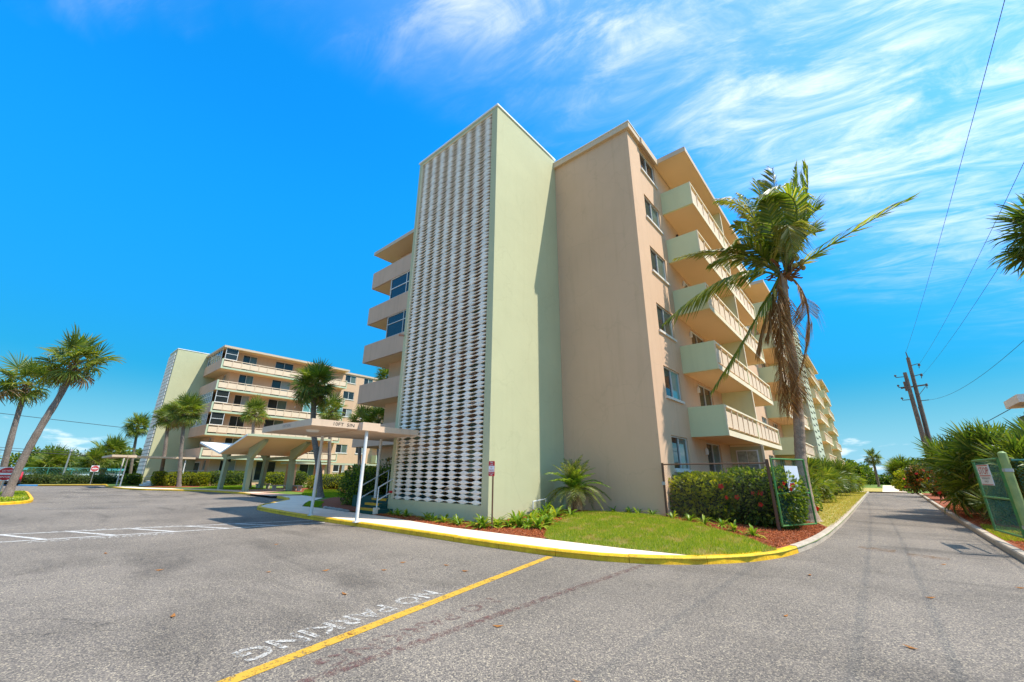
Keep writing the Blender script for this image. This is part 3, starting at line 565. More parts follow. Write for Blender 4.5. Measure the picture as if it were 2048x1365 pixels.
def stain(pts, label):
    MB().face([(*p, 0.003) for p in pts]).build('rust_stain', M['rustpatch'], kind='structure', label=label)
stain([(-0.75, 13.6), (-0.1, 13.3), (-0.05, 13.75), (-0.7, 14.0)], 'left rusty stain on the drive by the gate')
stain([(0.1, 13.0), (0.75, 12.9), (0.78, 13.25), (0.12, 13.4)], 'right rusty stain on the drive by the gate')

# ================================================================== apartment buildings
def fl(k): return 0.64 + 2.7 * k
def ztop(k): return 3.05 + 2.7 * k
def slab(k): return 3.143 + 2.7 * (k - 1)
def window(parent, face, a0, a1, z0, z1, panes=2, m=None, sill=True, name='window', inset=0.06, seed=0, fm=None, split=None):
    """face(a, z, d): point at a along the wall, height z, d metres behind the wall face."""
    b = MB(); t = 0.045; fm = fm or M['frame']
    def bx(x0, x1, y0, y1, d0, d1):
        vs = [face(x, y, d) for d in (d0, d1) for x, y in ((x0, y0), (x1, y0), (x1, y1), (x0, y1))]
        b.raw(vs, [(0, 1, 2, 3), (7, 6, 5, 4), (0, 4, 5, 1), (1, 5, 6, 2), (2, 6, 7, 3), (3, 7, 4, 0)])
    d0, d1 = inset - 0.035, inset + 0.03
    bx(a0, a1, z0, z0 + t, d0, d1); bx(a0, a1, z1 - t, z1, d0, d1)
    bx(a0, a0 + t, z0 + t, z1 - t, d0, d1); bx(a1 - t, a1, z0 + t, z1 - t, d0, d1)
    w_ = (a1 - a0 - 2 * t) / panes
    for i in range(1, panes):
        c = a0 + t + w_ * i; bx(c - t / 2, c + t / 2, z0 + t, z1 - t, d0 + 0.004, d1)
    if split: bx(a0 + t, a1 - t, z0 + (z1 - z0) * split - t / 2, z0 + (z1 - z0) * split + t / 2, d0 + 0.007, d1)
    c = face((a0 + a1) / 2, z0, 0); o = b.build(name, fm, parent, c)
    rnd = random.Random(seed)
    for i in range(panes):
        p0, p1 = a0 + t + w_ * i, a0 + t + w_ * (i + 1); dd = inset + (0.0 if i % 2 else 0.012)
        g = MB().face([face(p0, z0 + t, dd), face(p1, z0 + t, dd), face(p1, z1 - t, dd), face(p0, z1 - t, dd)])
        mm = m[i % len(m)] if isinstance(m, (list, tuple)) else (m or (M['glass'] if i % 2 == 0 else rnd.choice([M['curtain'], M['curtain'], M['glass']])))
        g.build('pane', mm, o)
    if sill:
        b = MB(); s0, s1 = -0.07, 0.05
        vs = [face(x, y, d) for d in (s0, s1) for x, y in ((a0 - 0.07, z0 - 0.1), (a1 + 0.07, z0 - 0.1), (a1 + 0.07, z0 - 0.004), (a0 - 0.07, z0 - 0.004))]
        b.raw(vs, [(0, 1, 2, 3), (7, 6, 5, 4), (0, 4, 5, 1), (1, 5, 6, 2), (2, 6, 7, 3), (3, 7, 4, 0)]); b.build('sill', M['sill'], o)
    return o
B_POST = B_PANEL = None
def railing_panels(bal, x, y0, y1, z, n, sgn, post=True):
    """posts with recessed panels between two rails; parts of the balcony bal. x = outer face, sgn = outward direction."""
    step = (y1 - y0) / n; key = (round(step, 3), sgn)
    if key not in railing_panels.c:
        pm = MB().prism([(0, -0.30), (0.055 * sgn, -0.30), (0.075 * sgn, 0.52), (0, 0.52)], 'Y', -0.035, 0.035).mesh('railing_post', M['panel'])
        h = step / 2 - 0.055
        q = MB(); q.prism([(-h, -0.335), (h, -0.335), (h, 0.30), (-h, 0.30)], 'X', -0.05 * sgn, 0.0)
        railing_panels.c[key] = (pm, q.mesh('railing_panel', M['panel']))
    pm, qm = railing_panels.c[key]
    for i in range(n):
        inst(qm, 'railing_panel', bal, (x - 0.05 * sgn, y0 + step * (i + 0.5), z + 0.68))
        if post and i: inst(pm, 'railing_post', bal, (x - 0.085 * sgn, y0 + step * i, z + 0.6))
railing_panels.c = {}
def lamp(parent, p, d):
    b = MB().box(p[0] - 0.05, p[0] + 0.05, p[1] - 0.05, p[1] + 0.05, p[2] - 0.1, p[2] + 0.12); b.tube([(p[0], p[1], p[2] + 0.12), (p[0], p[1], p[2] + 0.2)], [0.06, 0.015], 6); b.build('wall_lamp', M['plastic'] if d else M['white'], parent, p)

# ---- near building: facade on the drive (X = XF), stair tower, inner galleries
XF, XO = -5.589, -4.149; YE = 14.35; YEND = 97
nb = empty('apartment_building', (-14, 40, 0), 'tan six storey apartment block with a tall green stair tower and white screen', 'building')
TX0, TX1, TY0, TZ = -15.107, -9.558, 9.963, 17.12
b = MB()
# stair tower shell with the screen opening
SX0, SX1, SZ0, SZ1 = -14.87, -9.87, 0.655, 16.93
b.box(TX0, SX0, TY0, TY0 + 0.25, 0, TZ); b.box(SX1, TX1, TY0, TY0 + 0.25, 0, TZ); b.box(SX0, SX1, TY0, TY0 + 0.25, 0, SZ0); b.box(SX0, SX1, TY0, TY0 + 0.25, SZ1, TZ)
b.box(TX1 - 0.2, TX1, TY0 + 0.25, YE, 0, TZ); b.box(TX0, TX0 + 0.2, TY0 + 0.25, YE, 2.95, TZ); b.box(TX0 + 0.2, TX1 - 0.2, YE - 0.2, YE, 0, TZ); b.box(TX0 + 0.2, TX1 - 0.2, TY0 + 0.25, YE - 0.2, TZ - 0.2, TZ)
b.build('stair_tower', M['green'], nb, (-12.3, 12, 0))
b = MB(); b.box(TX0 - 0.05, TX1 + 0.05, TY0 - 0.05, TY0 + 0.2, TZ + 0.002, TZ + 0.085); b.box(TX1 - 0.2, TX1 + 0.05, TY0 + 0.2, YE - 0.01, TZ + 0.002, TZ + 0.085); b.box(TX0 - 0.05, TX0 + 0.2, TY0 + 0.2, YE - 0.01, TZ + 0.002, TZ + 0.085)
b.build('coping', M['coping'], nb)
b = MB()
for k in range(6): b.box(TX0 + 0.21, TX1 - 0.21, 12.3, YE - 0.21, fl(k) - 0.2, fl(k))
for k in range(6):
    b.prism([(-14.6, fl(k)), (-14.0, fl(k)), (-10.6, fl(k) + 1.35), (-10.6, fl(k) + 1.15), (-14.2, fl(k) - 0.2)], 'Y', 11.0, 12.2)
b.build('stair_flights', M['parapet'], nb)
# screen: cast blocks, waisted at the ends, so that lens shaped eyes open between neighbours
scr = empty('screen', ((SX0 + SX1) / 2, TY0, SZ0), parent=nb)
PW = (SX1 - SX0) / 8; NR = 106; PH = (SZ1 - SZ0) / NR
def block_mesh(big_top):
    big, sml = 0.069, 0.056; wb, ws = PW * 0.46, PW * 0.37      # eye half heights and half widths
    def prof(x, eye, wid):                                       # how far the edge pulls back from the joint at x
        d = PW / 2 - abs(x); return 0.0015 + (eye * (1 - (d / wid) ** 2) if d < wid else 0)
    n = 10; xs = [-PW / 2 + PW * i / n for i in range(n + 1)]; vs = []
    T = (big, wb) if big_top else (sml, ws); B = (sml, ws) if big_top else (big, wb)
    for x in xs:
        f = math.cos(math.pi * x / PW); f = f * f; yf = -0.012 - 0.022 * f; yb = 0.05
        zt, zb = PH / 2 - prof(x, *T), -PH / 2 + prof(x, *B); zm = (zt + zb) / 2
        vs += [(x, yf + 0.012, zb), (x, yf, zm), (x, yf + 0.012, zt), (x, yb, zt), (x, yb, zb)]
    fs = []
    for i in range(n):
        for q in range(5): fs.append((i * 5 + q, i * 5 + (q + 1) % 5, (i + 1) * 5 + (q + 1) % 5, (i + 1) * 5 + q))
    return vs, fs
bm_ = []
for bt in (True, False):
    vs, fs = block_mesh(bt); m_ = MB().raw(vs, fs); me = m_.mesh('screen_block', M['block']); bm_.append((me, vs, fs))
rest = MB(); cnt = 0
for r in range(NR):
    for c in range(8):
        px, pz = SX0 + PW * (c + 0.5), SZ0 + PH * (r + 0.5); me, vs, fs = bm_[r % 2]
        if cnt < 300: inst(me, 'screen_block', scr, (px, TY0 + 0.06 + random.uniform(-.007, .007), pz), (random.uniform(-.012, .012), random.uniform(-.006, .006), random.uniform(-.012, .012))); cnt += 1
        else: rest.raw([(x + px, y + TY0 + 0.06, z + pz) for x, y, z in vs], fs)
rest.build('upper_screen_blocks', M['block'], scr, kind='stuff')
MB().box(SX0 - 0.02, SX0 + 0.012, TY0 - 0.012, TY0 + 0.1, SZ0, SZ1).box(SX0, SX1, TY0 - 0.012, TY0 + 0.05, SZ1 - 0.015, SZ1 + 0.02).build('screen_edging', M['ledge'], scr)

# main walls
GR = [17.85, 36.3, 64.4, 83.0]; GL = 11.92
holes = []
for g in GR:
    for k in range(6):
        zt = ztop(k) if k < 5 else 16.45
        holes.append((g - 2.27, g - 0.5, zt - 1.22, zt, 'w', k)); holes.append((g + 12.45, g + 14.2, zt - 1.22, zt, 'w', k))
        holes.append((g + 1.95, g + 4.15, fl(k) + 0.03, zt, 'd', k)); holes.append((g + 7.75, g + 9.95, fl(k) + 0.03, zt, 'd', k))
holes = [h for h in holes if h[0] > YE and h[1] < YEND - 0.2]
fF = lambda a, z, d: (XF - d, a, z)
b = MB(); wallholes(b, fF, YE, YEND, 0, 16.574, [h[:4] for h in holes], 0.14)
b.box(-23.2, XF - 0.145, YE + 0.15, YEND, 0, 16.56)
b.box(-9.555, XF - 0.001, YE, YE + 0.149, 0, 16.57); b.box(-23.25, -15.11, 14.44, YE + 0.3, 0, 16.57)
b.build('wall', M['tan'], nb, (XF, YE, 0))
for i, h in enumerate(holes):
    if h[0] > 60 and h[4] == 'd' and h[5] < 1: continue
    mm = None
    if h[4] == 'w' and h[0] < 17 and h[5] == 1: mm = (M['glass'], M['tealglass'])
    window(nb, fF, h[0] + 0.004, h[1] - 0.004, h[2] + 0.004, h[3] - 0.004, 2, mm, h[4] == 'w', 'window' if h[4] == 'w' else 'sliding_door', 0.09, i, M['frame'])
# eaves
b = MB(); b.box(-9.70, XF + 0.14, YE - 0.14, YE + 0.2, 16.575, 16.86); b.box(XF - 0.3, XF + 0.14, YE + 0.2, 17.3, 16.577, 16.86)
b.box(XF + 0.14, XF + 0.22, 15.45, 17.42, 16.5, 16.84)
b.build('fascia', M['fascia'], nb)
MB().box(-9.74, XF + 0.17, YE - 0.17, 17.3, 16.862, 16.90).build('roof_edge', M['coping'], nb)
MB().box(-23.3, XF - 0.02, YE + 0.21, YEND, 16.58, 16.84).build('roof', M['fascia'], nb)
for i, g in enumerate(GR):
    b = MB(); b.box(XF + 0.002, XO + 0.1, g - 0.45, g + GL + 0.4, 16.62, 16.84); r = b.build('roof_overhang', M['soffit'], nb)
    MB().box(XO + 0.1, XO + 0.13, g - 0.47, g + GL + 0.42, 16.61, 16.87).box(XF + 0.01, XO + 0.1, g - 0.48, g - 0.45, 16.61, 16.87).build('fascia', M['fascia'], r)
# private balconies
for gi, g in enumerate(GR):
    for k in range(1, 6):
        z = slab(k); y0, y1 = g, g + GL
        bal = MB().box(XF + 0.002, XO - 0.012, y0 + 0.10, y1 - 0.10, z, z + 0.2).build('balcony', M['soffit'], nb, (XF, y0, z))
        MB().box(XF + 0.003, XO, y0, y0 + 0.1, z - 0.012, z + 1.215).build('end_wall', M['balg'], bal)
        MB().box(XF + 0.003, XO, y1 - 0.1, y1, z - 0.012, z + 1.215).build('end_wall', M['balg'], bal)
        MB().box(XO - 0.012, XO + 0.02, y0 - 0.01, y1 + 0.01, z - 0.02, z + 0.2).build('slab_edge', M['ledge'], bal)
        MB().box(XO - 0.10, XO + 0.012, y0 + 0.1, y1 - 0.1, z + 1.125, z + 1.2).box(XO - 0.03, XO + 0.012, y0 - 0.004, y0 + 0.05, z + 0.2, z + 1.222).box(XO - 0.03, XO + 0.012, y1 - 0.05, y1 + 0.004, z + 0.2, z + 1.222).build('top_rail', M['ledge'], bal)
        railing_panels(bal, XO, y0 + 0.1, y1 - 0.1, z, 12 if gi < 2 else 12, 1, True)
        d = MB().box(XF + 0.003, XO - 0.02, g + 5.9, g + 6.0, z + 0.2, z + 2.7 if k < 5 else 16.62); d.build('divider_wall', M['balg'], bal)
        MB().box(XO - 0.02, XO + 0.015, g + 5.88, g + 6.02, z + 1.2, z + 2.68).build('divider_post', M['ledge'], bal)
        if gi < 1: lamp(nb, (XF + 0.06, g + 1.72, z + 2.2), k == 4)
d = MB().box(XF + 0.003, XO + 0.05, 23.75, 23.85, 0.2, 3.13); d.build('divider_wall', M['green'], nb)
b = MB().box(XO - 0.02, XO + 0.09, 23.70, 23.75, 0.2, 3.1).box(XF + 0.02, XO - 0.02, 23.70, 23.75, 3.04, 3.125).build('divider_frame', M['ledge'], nb)
# patio picture on the ground floor divider: plain beach-toned panels
mural = MB().box(XF + 0.28, XO - 0.18, 23.69, 23.745, 1.2, 2.86).build('picture_frame', M['white'], nb)
for (x0, x1, z0, z1, c) in ((0, .5, .55, 1, (0.36, 0.38, 0.30)), (.5, 1, .6, 1, (0.46, 0.42, 0.28)), (0, .45, .3, .55, (0.42, 0.33, 0.15)), (.45, 1, .32, .6, (0.30, 0.33, 0.26)), (0, 1, .0, .3, (0.08, 0.25, 0.33))):
    X0, X1 = XF + 0.32, XO - 0.22; Z0, Z1 = 1.24, 2.82; cm = mat('picture_tone_%d%d' % (int(x0 * 10), int(z0 * 10)), c, 0.5, 0.5, 6.0)
    MB().box(X0 + (X1 - X0) * x0 + 0.012, X0 + (X1 - X0) * x1 - 0.012, 23.675, 23.688, Z0 + (Z1 - Z0) * z0 + 0.012, Z0 + (Z1 - Z0) * z1 - 0.012).build('picture_panel', cm, mural)
lamp(nb, (XF + 0.07, 19.5, 2.6), False)
# second stair tower with ladder relief, and railed landings beside it
b = MB().box(-9, -3.85, 48.6, 54.2, 0, 17.2).build('stair_tower', M['pylon'], nb, (-4, 51, 0))
lm = MB().box(-3.852, -3.80, -0.9, 0.9, -0.045, 0.045).mesh('relief_bar', M['pylon'])
b2 = MB().box(-3.852, -3.80, -0.7, 0.7, -0.075, -0.05).mesh('slot_shade_bar', M['dark'])  # raised bar, not cut in; a slot's shade is put into its dark colour
for k in range(26):
    for s in (50.0, 52.7):
        zz_ = 0.9 + k * 0.62 + (0.31 if s > 51 else 0)
        if zz_ < 16.6: inst(lm, 'relief_bar', b, (0, s, zz_)).location.x = -WL[b].x; inst(b2, 'slot_shade_bar', b, (0, s, zz_)).location.x = -WL[b].x
for k in range(1, 6):
    z = slab(k); o = MB().box(XF + 0.003, -3.9, 48.3, 48.58, z, z + 0.5).build('landing', M['green'], nb, (-5, 48.4, z)); b = MB()
    for i in range(11): b.box(XF + 0.05 + i * 0.15, XF + 0.09 + i * 0.15, 48.38, 48.42, z + 0.5, z + 1.15)
    b.box(XF + 0.01, -3.92, 48.36, 48.44, z + 1.15, z + 1.22).build('railing', M['panel'], o)
# inner galleries seen past the left of the tower
GX, GWX, GY, GWY = -24.52, -23.2, 13.2, 14.5
b = MB().box(GX - 0.05, TX0 - 0.002, GY - 0.08, GWY + 0.3, 16.60, 16.82).box(GX - 0.05, GWX, GWY + 0.3, 60, 16.60, 16.82).build('roof_overhang', M['soffit'], nb)
MB().box(GX - 0.08, TX0 - 0.004, GY - 0.11, GY - 0.08, 16.59, 16.85).build('fascia', M['fascia'], b)
for k in range(1, 6):
    z = slab(k)
    o = MB().box(GX + 0.13, TX0 - 0.004, GY + 0.13, GWY - 0.002, z + 0.002, z + 0.2).box(GX + 0.13, GWX, GWY - 0.002, 60, z + 0.002, z + 0.2).build('gallery', M['soffit'], nb, (GX, GY, z))
    MB().box(GX, TX0 - 0.004, GY, GY + 0.13, z, z + 1.215).box(GX, GX + 0.13, GY + 0.13, 60, z, z + 1.215).build('parapet', M['parapet'], o)
fG = lambda a, z, d: (a, GY + 0.05 + d, z)
window(nb, fG, -22.15, -15.12, slab(4) + 1.22, slab(5) - 0.002, 4, (M['glass'],), False, 'gallery_window', 0.03, 3, M['white'], 0.5)
window(nb, fG, -22.1, -15.12, slab(3) + 1.22, slab(4) - 0.002, 4, (M['glass'],), False, 'gallery_window', 0.03, 4, M['frame'], 0.62)
# entrance steps and landing left of the tower
st = empty('entrance_steps', (-15.6, 9.4, 0.13), parent=nb)
for i, (y, x0, x1) in enumerate([(9.36, -16.3, -14.72), (9.66, -16.32, -15.13), (9.98, -16.36, -15.13)]):
    z = 0.13 + 0.17 * i; o = MB().box(x0, x1, y, 9.99 if i < 2 else 14.2, z if i else 0.05, z + 0.17).build('step', M['stepg'], st, ((x0 + x1) / 2, y, z))
    MB().box(x0 + 0.03, x1 - 0.12, y - 0.012, y + 0.14, z + 0.095, z + 0.176).build('nosing', M['nosing'], o)
MB().box(-19, -15.13, 10.6, 14.3, 0.05, 0.641).build('landing', M['stepg'], nb)
for (x, y) in ((-16.36, 9.4), (-14.9, 9.35)):
    b = MB(); b.tube([(x, y, 0.13), (x, y, 1.1), (x - 0.02, y + 1.3, 1.75), (x - 0.02, y + 1.3, 0.64)], 0.028, 6); b.tube([(x, y, 0.62), (x - 0.02, y + 1.3, 1.25)], 0.022, 6); b.build('handrail', M['rail'], nb)
MB().box(-14.98, -14.80, 9.25, 9.42, 0.1, 0.36).build('rail_footing', M['walk'], nb)
MB().tube([(TX0 + 0.05, TY0 - 0.02, 7.55), (TX0 - 0.12, TY0 - 0.16, 7.6)], [0.04, 0.07], 8).build('floodlight', mat('terracotta_lamp', (0.4, 0.2, 0.13), 0.6, 0.1), nb)
MB().tube([(TX0 + 0.22, TY0 - 0.01, 0.92), (TX0 + 0.22, TY0 - 0.12, 0.92)], 0.05, 8).build('hose_valve', M['signr'], nb)

# ---- far building
FX, FW_ = -59.3, -60.74; FY, FWY = 13.35, 14.8
fb = empty('apartment_building', (-70, 40, 0), 'far tan apartment block with long panelled balconies behind the palms', 'building')
b = MB(); b.box(-71.5, -67.015, 10.0, 14.79, 0, 17.12).build('stair_tower', M['green'], fb, (-69, 12, 0))
MB().box(-71.56, -66.97, 9.95, 14.79, 17.122, 17.2).build('coping', M['coping'], fb)
scr2 = empty('screen', (-69.3, 9.95, 0.3), parent=fb); rest = MB(); cnt = 0
NR2, NC2 = 34, 7; PW2, PH2 = 4.1 / NC2, 16.3 / NR2
sm_ = MB().prism([(-PW2 * 0.47, -PH2 * 0.40), (PW2 * 0.47, -PH2 * 0.40), (PW2 * 0.40, PH2 * 0.42), (-PW2 * 0.40, PH2 * 0.42)], 'Y', -0.1, 0.0).mesh('screen_block', M['block'])
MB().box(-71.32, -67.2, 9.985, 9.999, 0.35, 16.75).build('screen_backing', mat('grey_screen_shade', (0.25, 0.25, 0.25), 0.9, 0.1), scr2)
for r in range(NR2):
    for c in range(NC2): inst(sm_, 'screen_block', scr2, (-71.3 + PW2 * (c + 0.5), 9.984, 0.38 + PH2 * (r + 0.5)))
fB = lambda a, z, d: (FW_ - d, a, z); fE = lambda a, z, d: (a, FWY + d, z)
doors = [(15.9, 17.6), (19.9, 22.3), (25.4, 27.9)]; wins = [(30.2, 32.0), (33.4, 35.0)]; holes = []
for k in range(6):
    zt = ztop(k) if k < 5 else 16.45
    for i, (p, q) in enumerate(doors): holes.append((p, q, (fl(k) + 0.03) if (k or i) else 1.7, zt, 'd' if (k or i) else 'w', k))
    for p, q in wins: holes.append((p, q, zt - 1.22, zt, 'w', k))
    for p, q in doors: holes.append((p + 22.3, q + 22.3, fl(k) + 0.03, zt, 'd', k))
b = MB(); wallholes(b, fB, FWY, 62, 0, 16.574, [h[:4] for h in holes], 0.14)
eh = [(-63.3, -62.2, ztop(k) - 1.22, ztop(k) if k < 5 else 16.45) for k in range(6)]
wallholes(b, fE, -67.0, FW_, 0, 16.574, eh, 0.14); b.box(-78, FW_ - 0.16, FWY + 0.16, 62, 0, 16.56); b.build('wall', M['tan'], fb, (FW_, FWY, 0))
for i, h in enumerate(holes):
    window(fb, fB, h[0] + 0.004, h[1] - 0.004, h[2] + 0.004, h[3] - 0.004, 2, None if i % 3 else (M['glass'], M['blind']), h[4] == 'w', 'window' if h[4] == 'w' else 'sliding_door', 0.09, 100 + i, M['white'] if h[4] == 'w' else M['frame'])
for i, h in enumerate(eh): window(fb, fE, h[0] + 0.004, h[1] - 0.004, h[2] + 0.004, h[3] - 0.004, 2, None, True, 'window', 0.09, 200 + i, M['white'])
MB().box(-66.9, -64.6, FWY - 0.06, FWY - 0.003, 0.66, 2.9).build('entrance_frame', M['frame'], fb)
for s in (-66.8, -65.7): MB().box(s, s + 1.0, FWY - 0.08, FWY - 0.062, 0.75, 2.75).build('entrance_door', M['glass'], fb)
MB().box(-78, FW_ + 0.14, FWY + 0.2, 62, 16.576, 16.84).build('roof', M['fascia'], fb)
for (y0, y1, kk) in ((FY, 29.85, 0), (36.2, 52.5, 1)):
    r = MB().box(FW_ + 0.145, FX + 0.1, y0 - 0.1, y1 + 0.1, 16.62, 16.84)
    if not kk: r.box(-67.0, FW_ + 0.143, y0 - 0.1, FWY - 0.003, 16.62, 16.84)
    r = r.build('roof_overhang', M['soffit'], fb)
    q = MB().box(FX + 0.1, FX + 0.13, y0 - 0.12, y1 + 0.12, 16.61, 16.87)
    if not kk: q.box(-67.0, FX + 0.1, y0 - 0.13, y0 - 0.1, 16.61, 16.87)
    q.build('fascia', M['fascia'], r)
    for k in range(1, 6):
        z = slab(k); q = MB().box(FW_ + 0.002, FX - 0.012, y0 + 0.13, y1 - 0.1, z, z + 0.2)
        if not kk: q.box(-67.0, FW_ + 0.002, y0 + 0.13, FWY - 0.003, z, z + 0.2)
        o = q.build('gallery', M['soffit'], fb, (FX, y0, z))
        MB().box(-67.0 if not kk else FW_ + 0.003, FX - 0.05, y0, y0 + 0.13, z - 0.005, z + 1.215).build('parapet', M['parapet'] if not kk else M['balg'], o)
        MB().box(FX - 0.05, FX + 0.012, y0 - 0.01, y0 + 0.16, z - 0.004, z + 1.225).build('end_post', M['mint'], o); MB().box(FW_ + 0.003, FX + 0.012, y1 - 0.1, y1, z - 0.004, z + 1.225).build('end_wall', M['mint'], o)
        MB().box(FX - 0.012, FX + 0.02, y0 + 0.16, y1, z - 0.01, z + 0.2).build('slab_edge', M['mint'], o)
        MB().box(FX - 0.09, FX + 0.012, y0 + 0.16, y1 - 0.1, z + 1.12, z + 1.2).build('top_rail', M['panel'], o)
        railing_panels(o, FX, y0 + 0.16, y1 - 0.1, z, 16, 1, not kk)
fEnd = lambda a, z, d: (a, FY + 0.04 + d, z)
for k, pn, mm, sp in ((5, 6, M['glass'], 0.55), (3, 7, M['blind'], 0.6), (2, 9, M['blind'], 0.5)):
    z0 = slab(k) + 1.22; z1 = slab(k + 1) - 0.002 if k < 5 else 16.615
    window(fb, fEnd, -66.3, -60.35, z0, z1, pn, (mm,), False, 'gallery_window', 0.03, 300 + k, M['white'], sp)
    fS = lambda a, z, d: (FX - 1.02 - d, a, z)
    window(fb, lambda a, z, d: (FX - 0.06 - d, a, z), FY + 0.2, FY + 1.55, z0, z1, 1, (M['glass'],), False, 'gallery_window', 0.03, 310 + k, M['white'], 0.5)
fT = lambda a, z, d: (FX - 0.02 - d, a, z)
for a0, a1 in ((23.95, 25.85), (25.87, 27.75), (27.77, 29.72)):
    window(fb, fT, a0, a1, slab(3) + 1.21, slab(4) - 0.002, 2, (M['tealglass'],), False, 'gallery_window', 0.03, 3, M['white'], 0.72)
for k in range(1, 6): lamp(fb, (FW_ + 0.07, 23.4, slab(k) + 1.9), False)

# ================================================================== near canopy
can = empty('walkway_canopy', (-14.6, 7.45, 0.13), 'flat tan canopy on white posts over the entrance steps, marked with its clearance height', 'canopy')
b = MB(); b.box(-17.2, -13.08, 5.62, 7.2, 3.03, 3.24); b.box(-17.0, -12.82, 7.202, 7.86, 2.99, 3.255); b.box(-17.0, -13.37, 7.862, 9.9, 3.03, 3.235); b.box(-17.0, -15.13, 9.9, 12.6, 3.03, 3.235)
b.build('roof_slab', mat('canopy_paint', (0.68, 0.49, 0.34), 0.8, 0.1, 1.3, 0.1, 60, streak=0.3), can)
pm = MB().tube([(0, 0, 0), (0, 0, 2.86)], 0.056, 10).mesh('post', M['post'])
inst(pm, 'post', can, (-12.97, 7.46, 0.13)); inst(pm, 'post', can, (-16.2, 7.46, 0.13)); MB().tube([(-16.05, 9.95, 0.64), (-16.05, 9.95, 3.03)], 0.056, 10).build('post', M['post'], can)
for x, y in ((-12.97, 7.46), (-16.2, 7.46)): MB().box(x - .09, x + .09, y - .09, y + .09, .125, .15).build('base_plate', M['post'], can)
text('clearance_lettering', '10FT  5IN', M['ink'], can, (-13.078, 6.32, 3.085), (0, 1, 0), (0, 0, 1), 0.105, 0.004, 0.72)
text('clearance_lettering', '10FT 5IN', M['inkf'], can, (-15.3, 5.618, 3.085), (1, 0, 0), (0, 0, 1), 0.10, 0.004, 0.62)
MB().tube([(-14.6, 6.35, 3.03), (-14.6, 6.35, 2.97)], [0.22, 0.19], 16).build('ceiling_lamp', M['white'], can)
# far canopy
can = empty('walkway_canopy', (-61.5, 7.4, 0.13), 'far flat canopy on thin posts beside the far stair tower', 'canopy')
b = MB(); b.box(-66.6, -58.6, 5.9, 7.1, 3.05, 3.25); b.box(-62.6, -58.5, 7.102, 7.8, 3.02, 3.26); b.box(-62.4, -59.6, 7.802, 13.1, 3.05, 3.24)
b.build('roof_slab', M['fascia'], can)
for x, y in ((-63.2, 7.4), (-60.6, 7.4), (-59.9, 12.3)): MB().tube([(x, y, 0.13), (x, y, 3.06)], 0.06, 8).build('post', M['post'], can)
s2 = empty('entrance_steps', (-62, 9.5, 0.13), parent=fb)
for i in range(3):
    MB().box(-63.2, -61.3, 9.3 + 0.3 * i, 9.62 + 0.3 * i, 0.1, 0.3 + 0.17 * i).build('step', M['white'], s2)
MB().tube([(-61.4, 9.3, 0.1), (-61.4, 9.3, 1.05), (-61.5, 11.5, 1.75), (-61.5, 14.5, 1.75)], 0.03, 6).build('handrail', M['rail'], fb)
MB().box(-67, -61.3, 10.2, 14.75, 0.05, 0.64).build('landing', M['walk'], fb)

# ================================================================== butterfly carport
car_ = empty('carport', (-42.5, 13, 0.13), 'butterfly roofed carport on sage green Y shaped legs', 'carport')
YA, YB = 11.0, 17.6; V = (-40.93, 3.05); Lh = (-50.3 + 1.2, 4.25); Rh = (-36.41, 4.36)
V = (-42.6, 3.12); Lh = (-49.6, 4.3); Rh = (-36.6, 4.36)
def wing(p, q, name):
    t = 0.11; d = Vector((q[0] - p[0], q[1] - p[1])).normalized(); n = Vector((-d.y, d.x)) * (1 if d.x > 0 else -1)
    o = MB().prism([(p[0], p[1]), (q[0], q[1]), (q[0] + n.x * t, q[1] + n.y * t), (p[0] + n.x * t, p[1] + n.y * t)], 'Y', YA, YB).build(name, M['soffit'], car_, (p[0], YA, p[1])); setnormals(o)
    q2 = Vector(q); MB().obox((q2.x + d.x * 0.02, YA, q2.y + 0.06), (q2.x + d.x * 0.02, YB, q2.y + 0.06), 0.05, 0.17).build('roof_edge', M['mint'], o)
    MB().obox((p[0], YA - 0.015, p[1] + 0.055), (q[0], YA - 0.015, q[1] + 0.055), 0.03, 0.14).build('roof_edge', M['white'], o)
    top = MB().prism([(p[0] + n.x * (t + .004), p[1] + n.y * (t + .004)), (q[0] + n.x * (t + .004), q[1] + n.y * (t + .004)), (q[0] + n.x * (t + .02), q[1] + n.y * (t + .02)), (p[0] + n.x * (t + .02), p[1] + n.y * (t + .02))], 'Y', YA + .02, YB - .02).build('roof_sheet', M['white'], o); setnormals(top)
wing(V, Lh, 'roof_wing'); wing(V, Rh, 'roof_wing')
for yy in (12.6, 16.0):
    for sx_, foot, top_, arm in ((1, -39.75, -40.0, -37.2), (-1, -46.45, -46.2, -49.0)):
        b = MB(); t = 0.16
        b.prism([(foot - 0.28, 0.13), (foot + 0.28, 0.13), (top_ + 0.36, 2.75), (top_ - 0.36, 2.75)], 'Y', yy - t, yy + t)
        def rz(x): return (V[1] + (x - V[0]) / (Rh[0] - V[0]) * (Rh[1] - V[1])) if x > V[0] else (V[1] + (x - V[0]) / (Lh[0] - V[0]) * (Lh[1] - V[1]))
        xi = top_ - 0.36 * sx_; xo = top_ + 0.36 * sx_
        poly = [(xi, 2.752), (xo, 2.752), (arm, rz(arm) - 0.22), (arm, rz(arm) - 0.006), (xi, rz(xi) - 0.006)]
        b.prism(poly if sx_ > 0 else poly[::-1], 'Y', yy - t + 0.004, yy + t - 0.004)
        o = b.build('leg', M['sage'], car_, (foot, yy, 0.13)); setnormals(o)
    MB().box(-46.0, -40.2, yy - 0.12, yy + 0.12, 2.78, 3.05).build('tie_beam', M['sage'], car_)
MB().tube([(-44.1, 12.3, 2.75), (-44.1, 12.2, 2.55)], [0.05, 0.16], 8).build('floodlight', M['plastic'], car_)
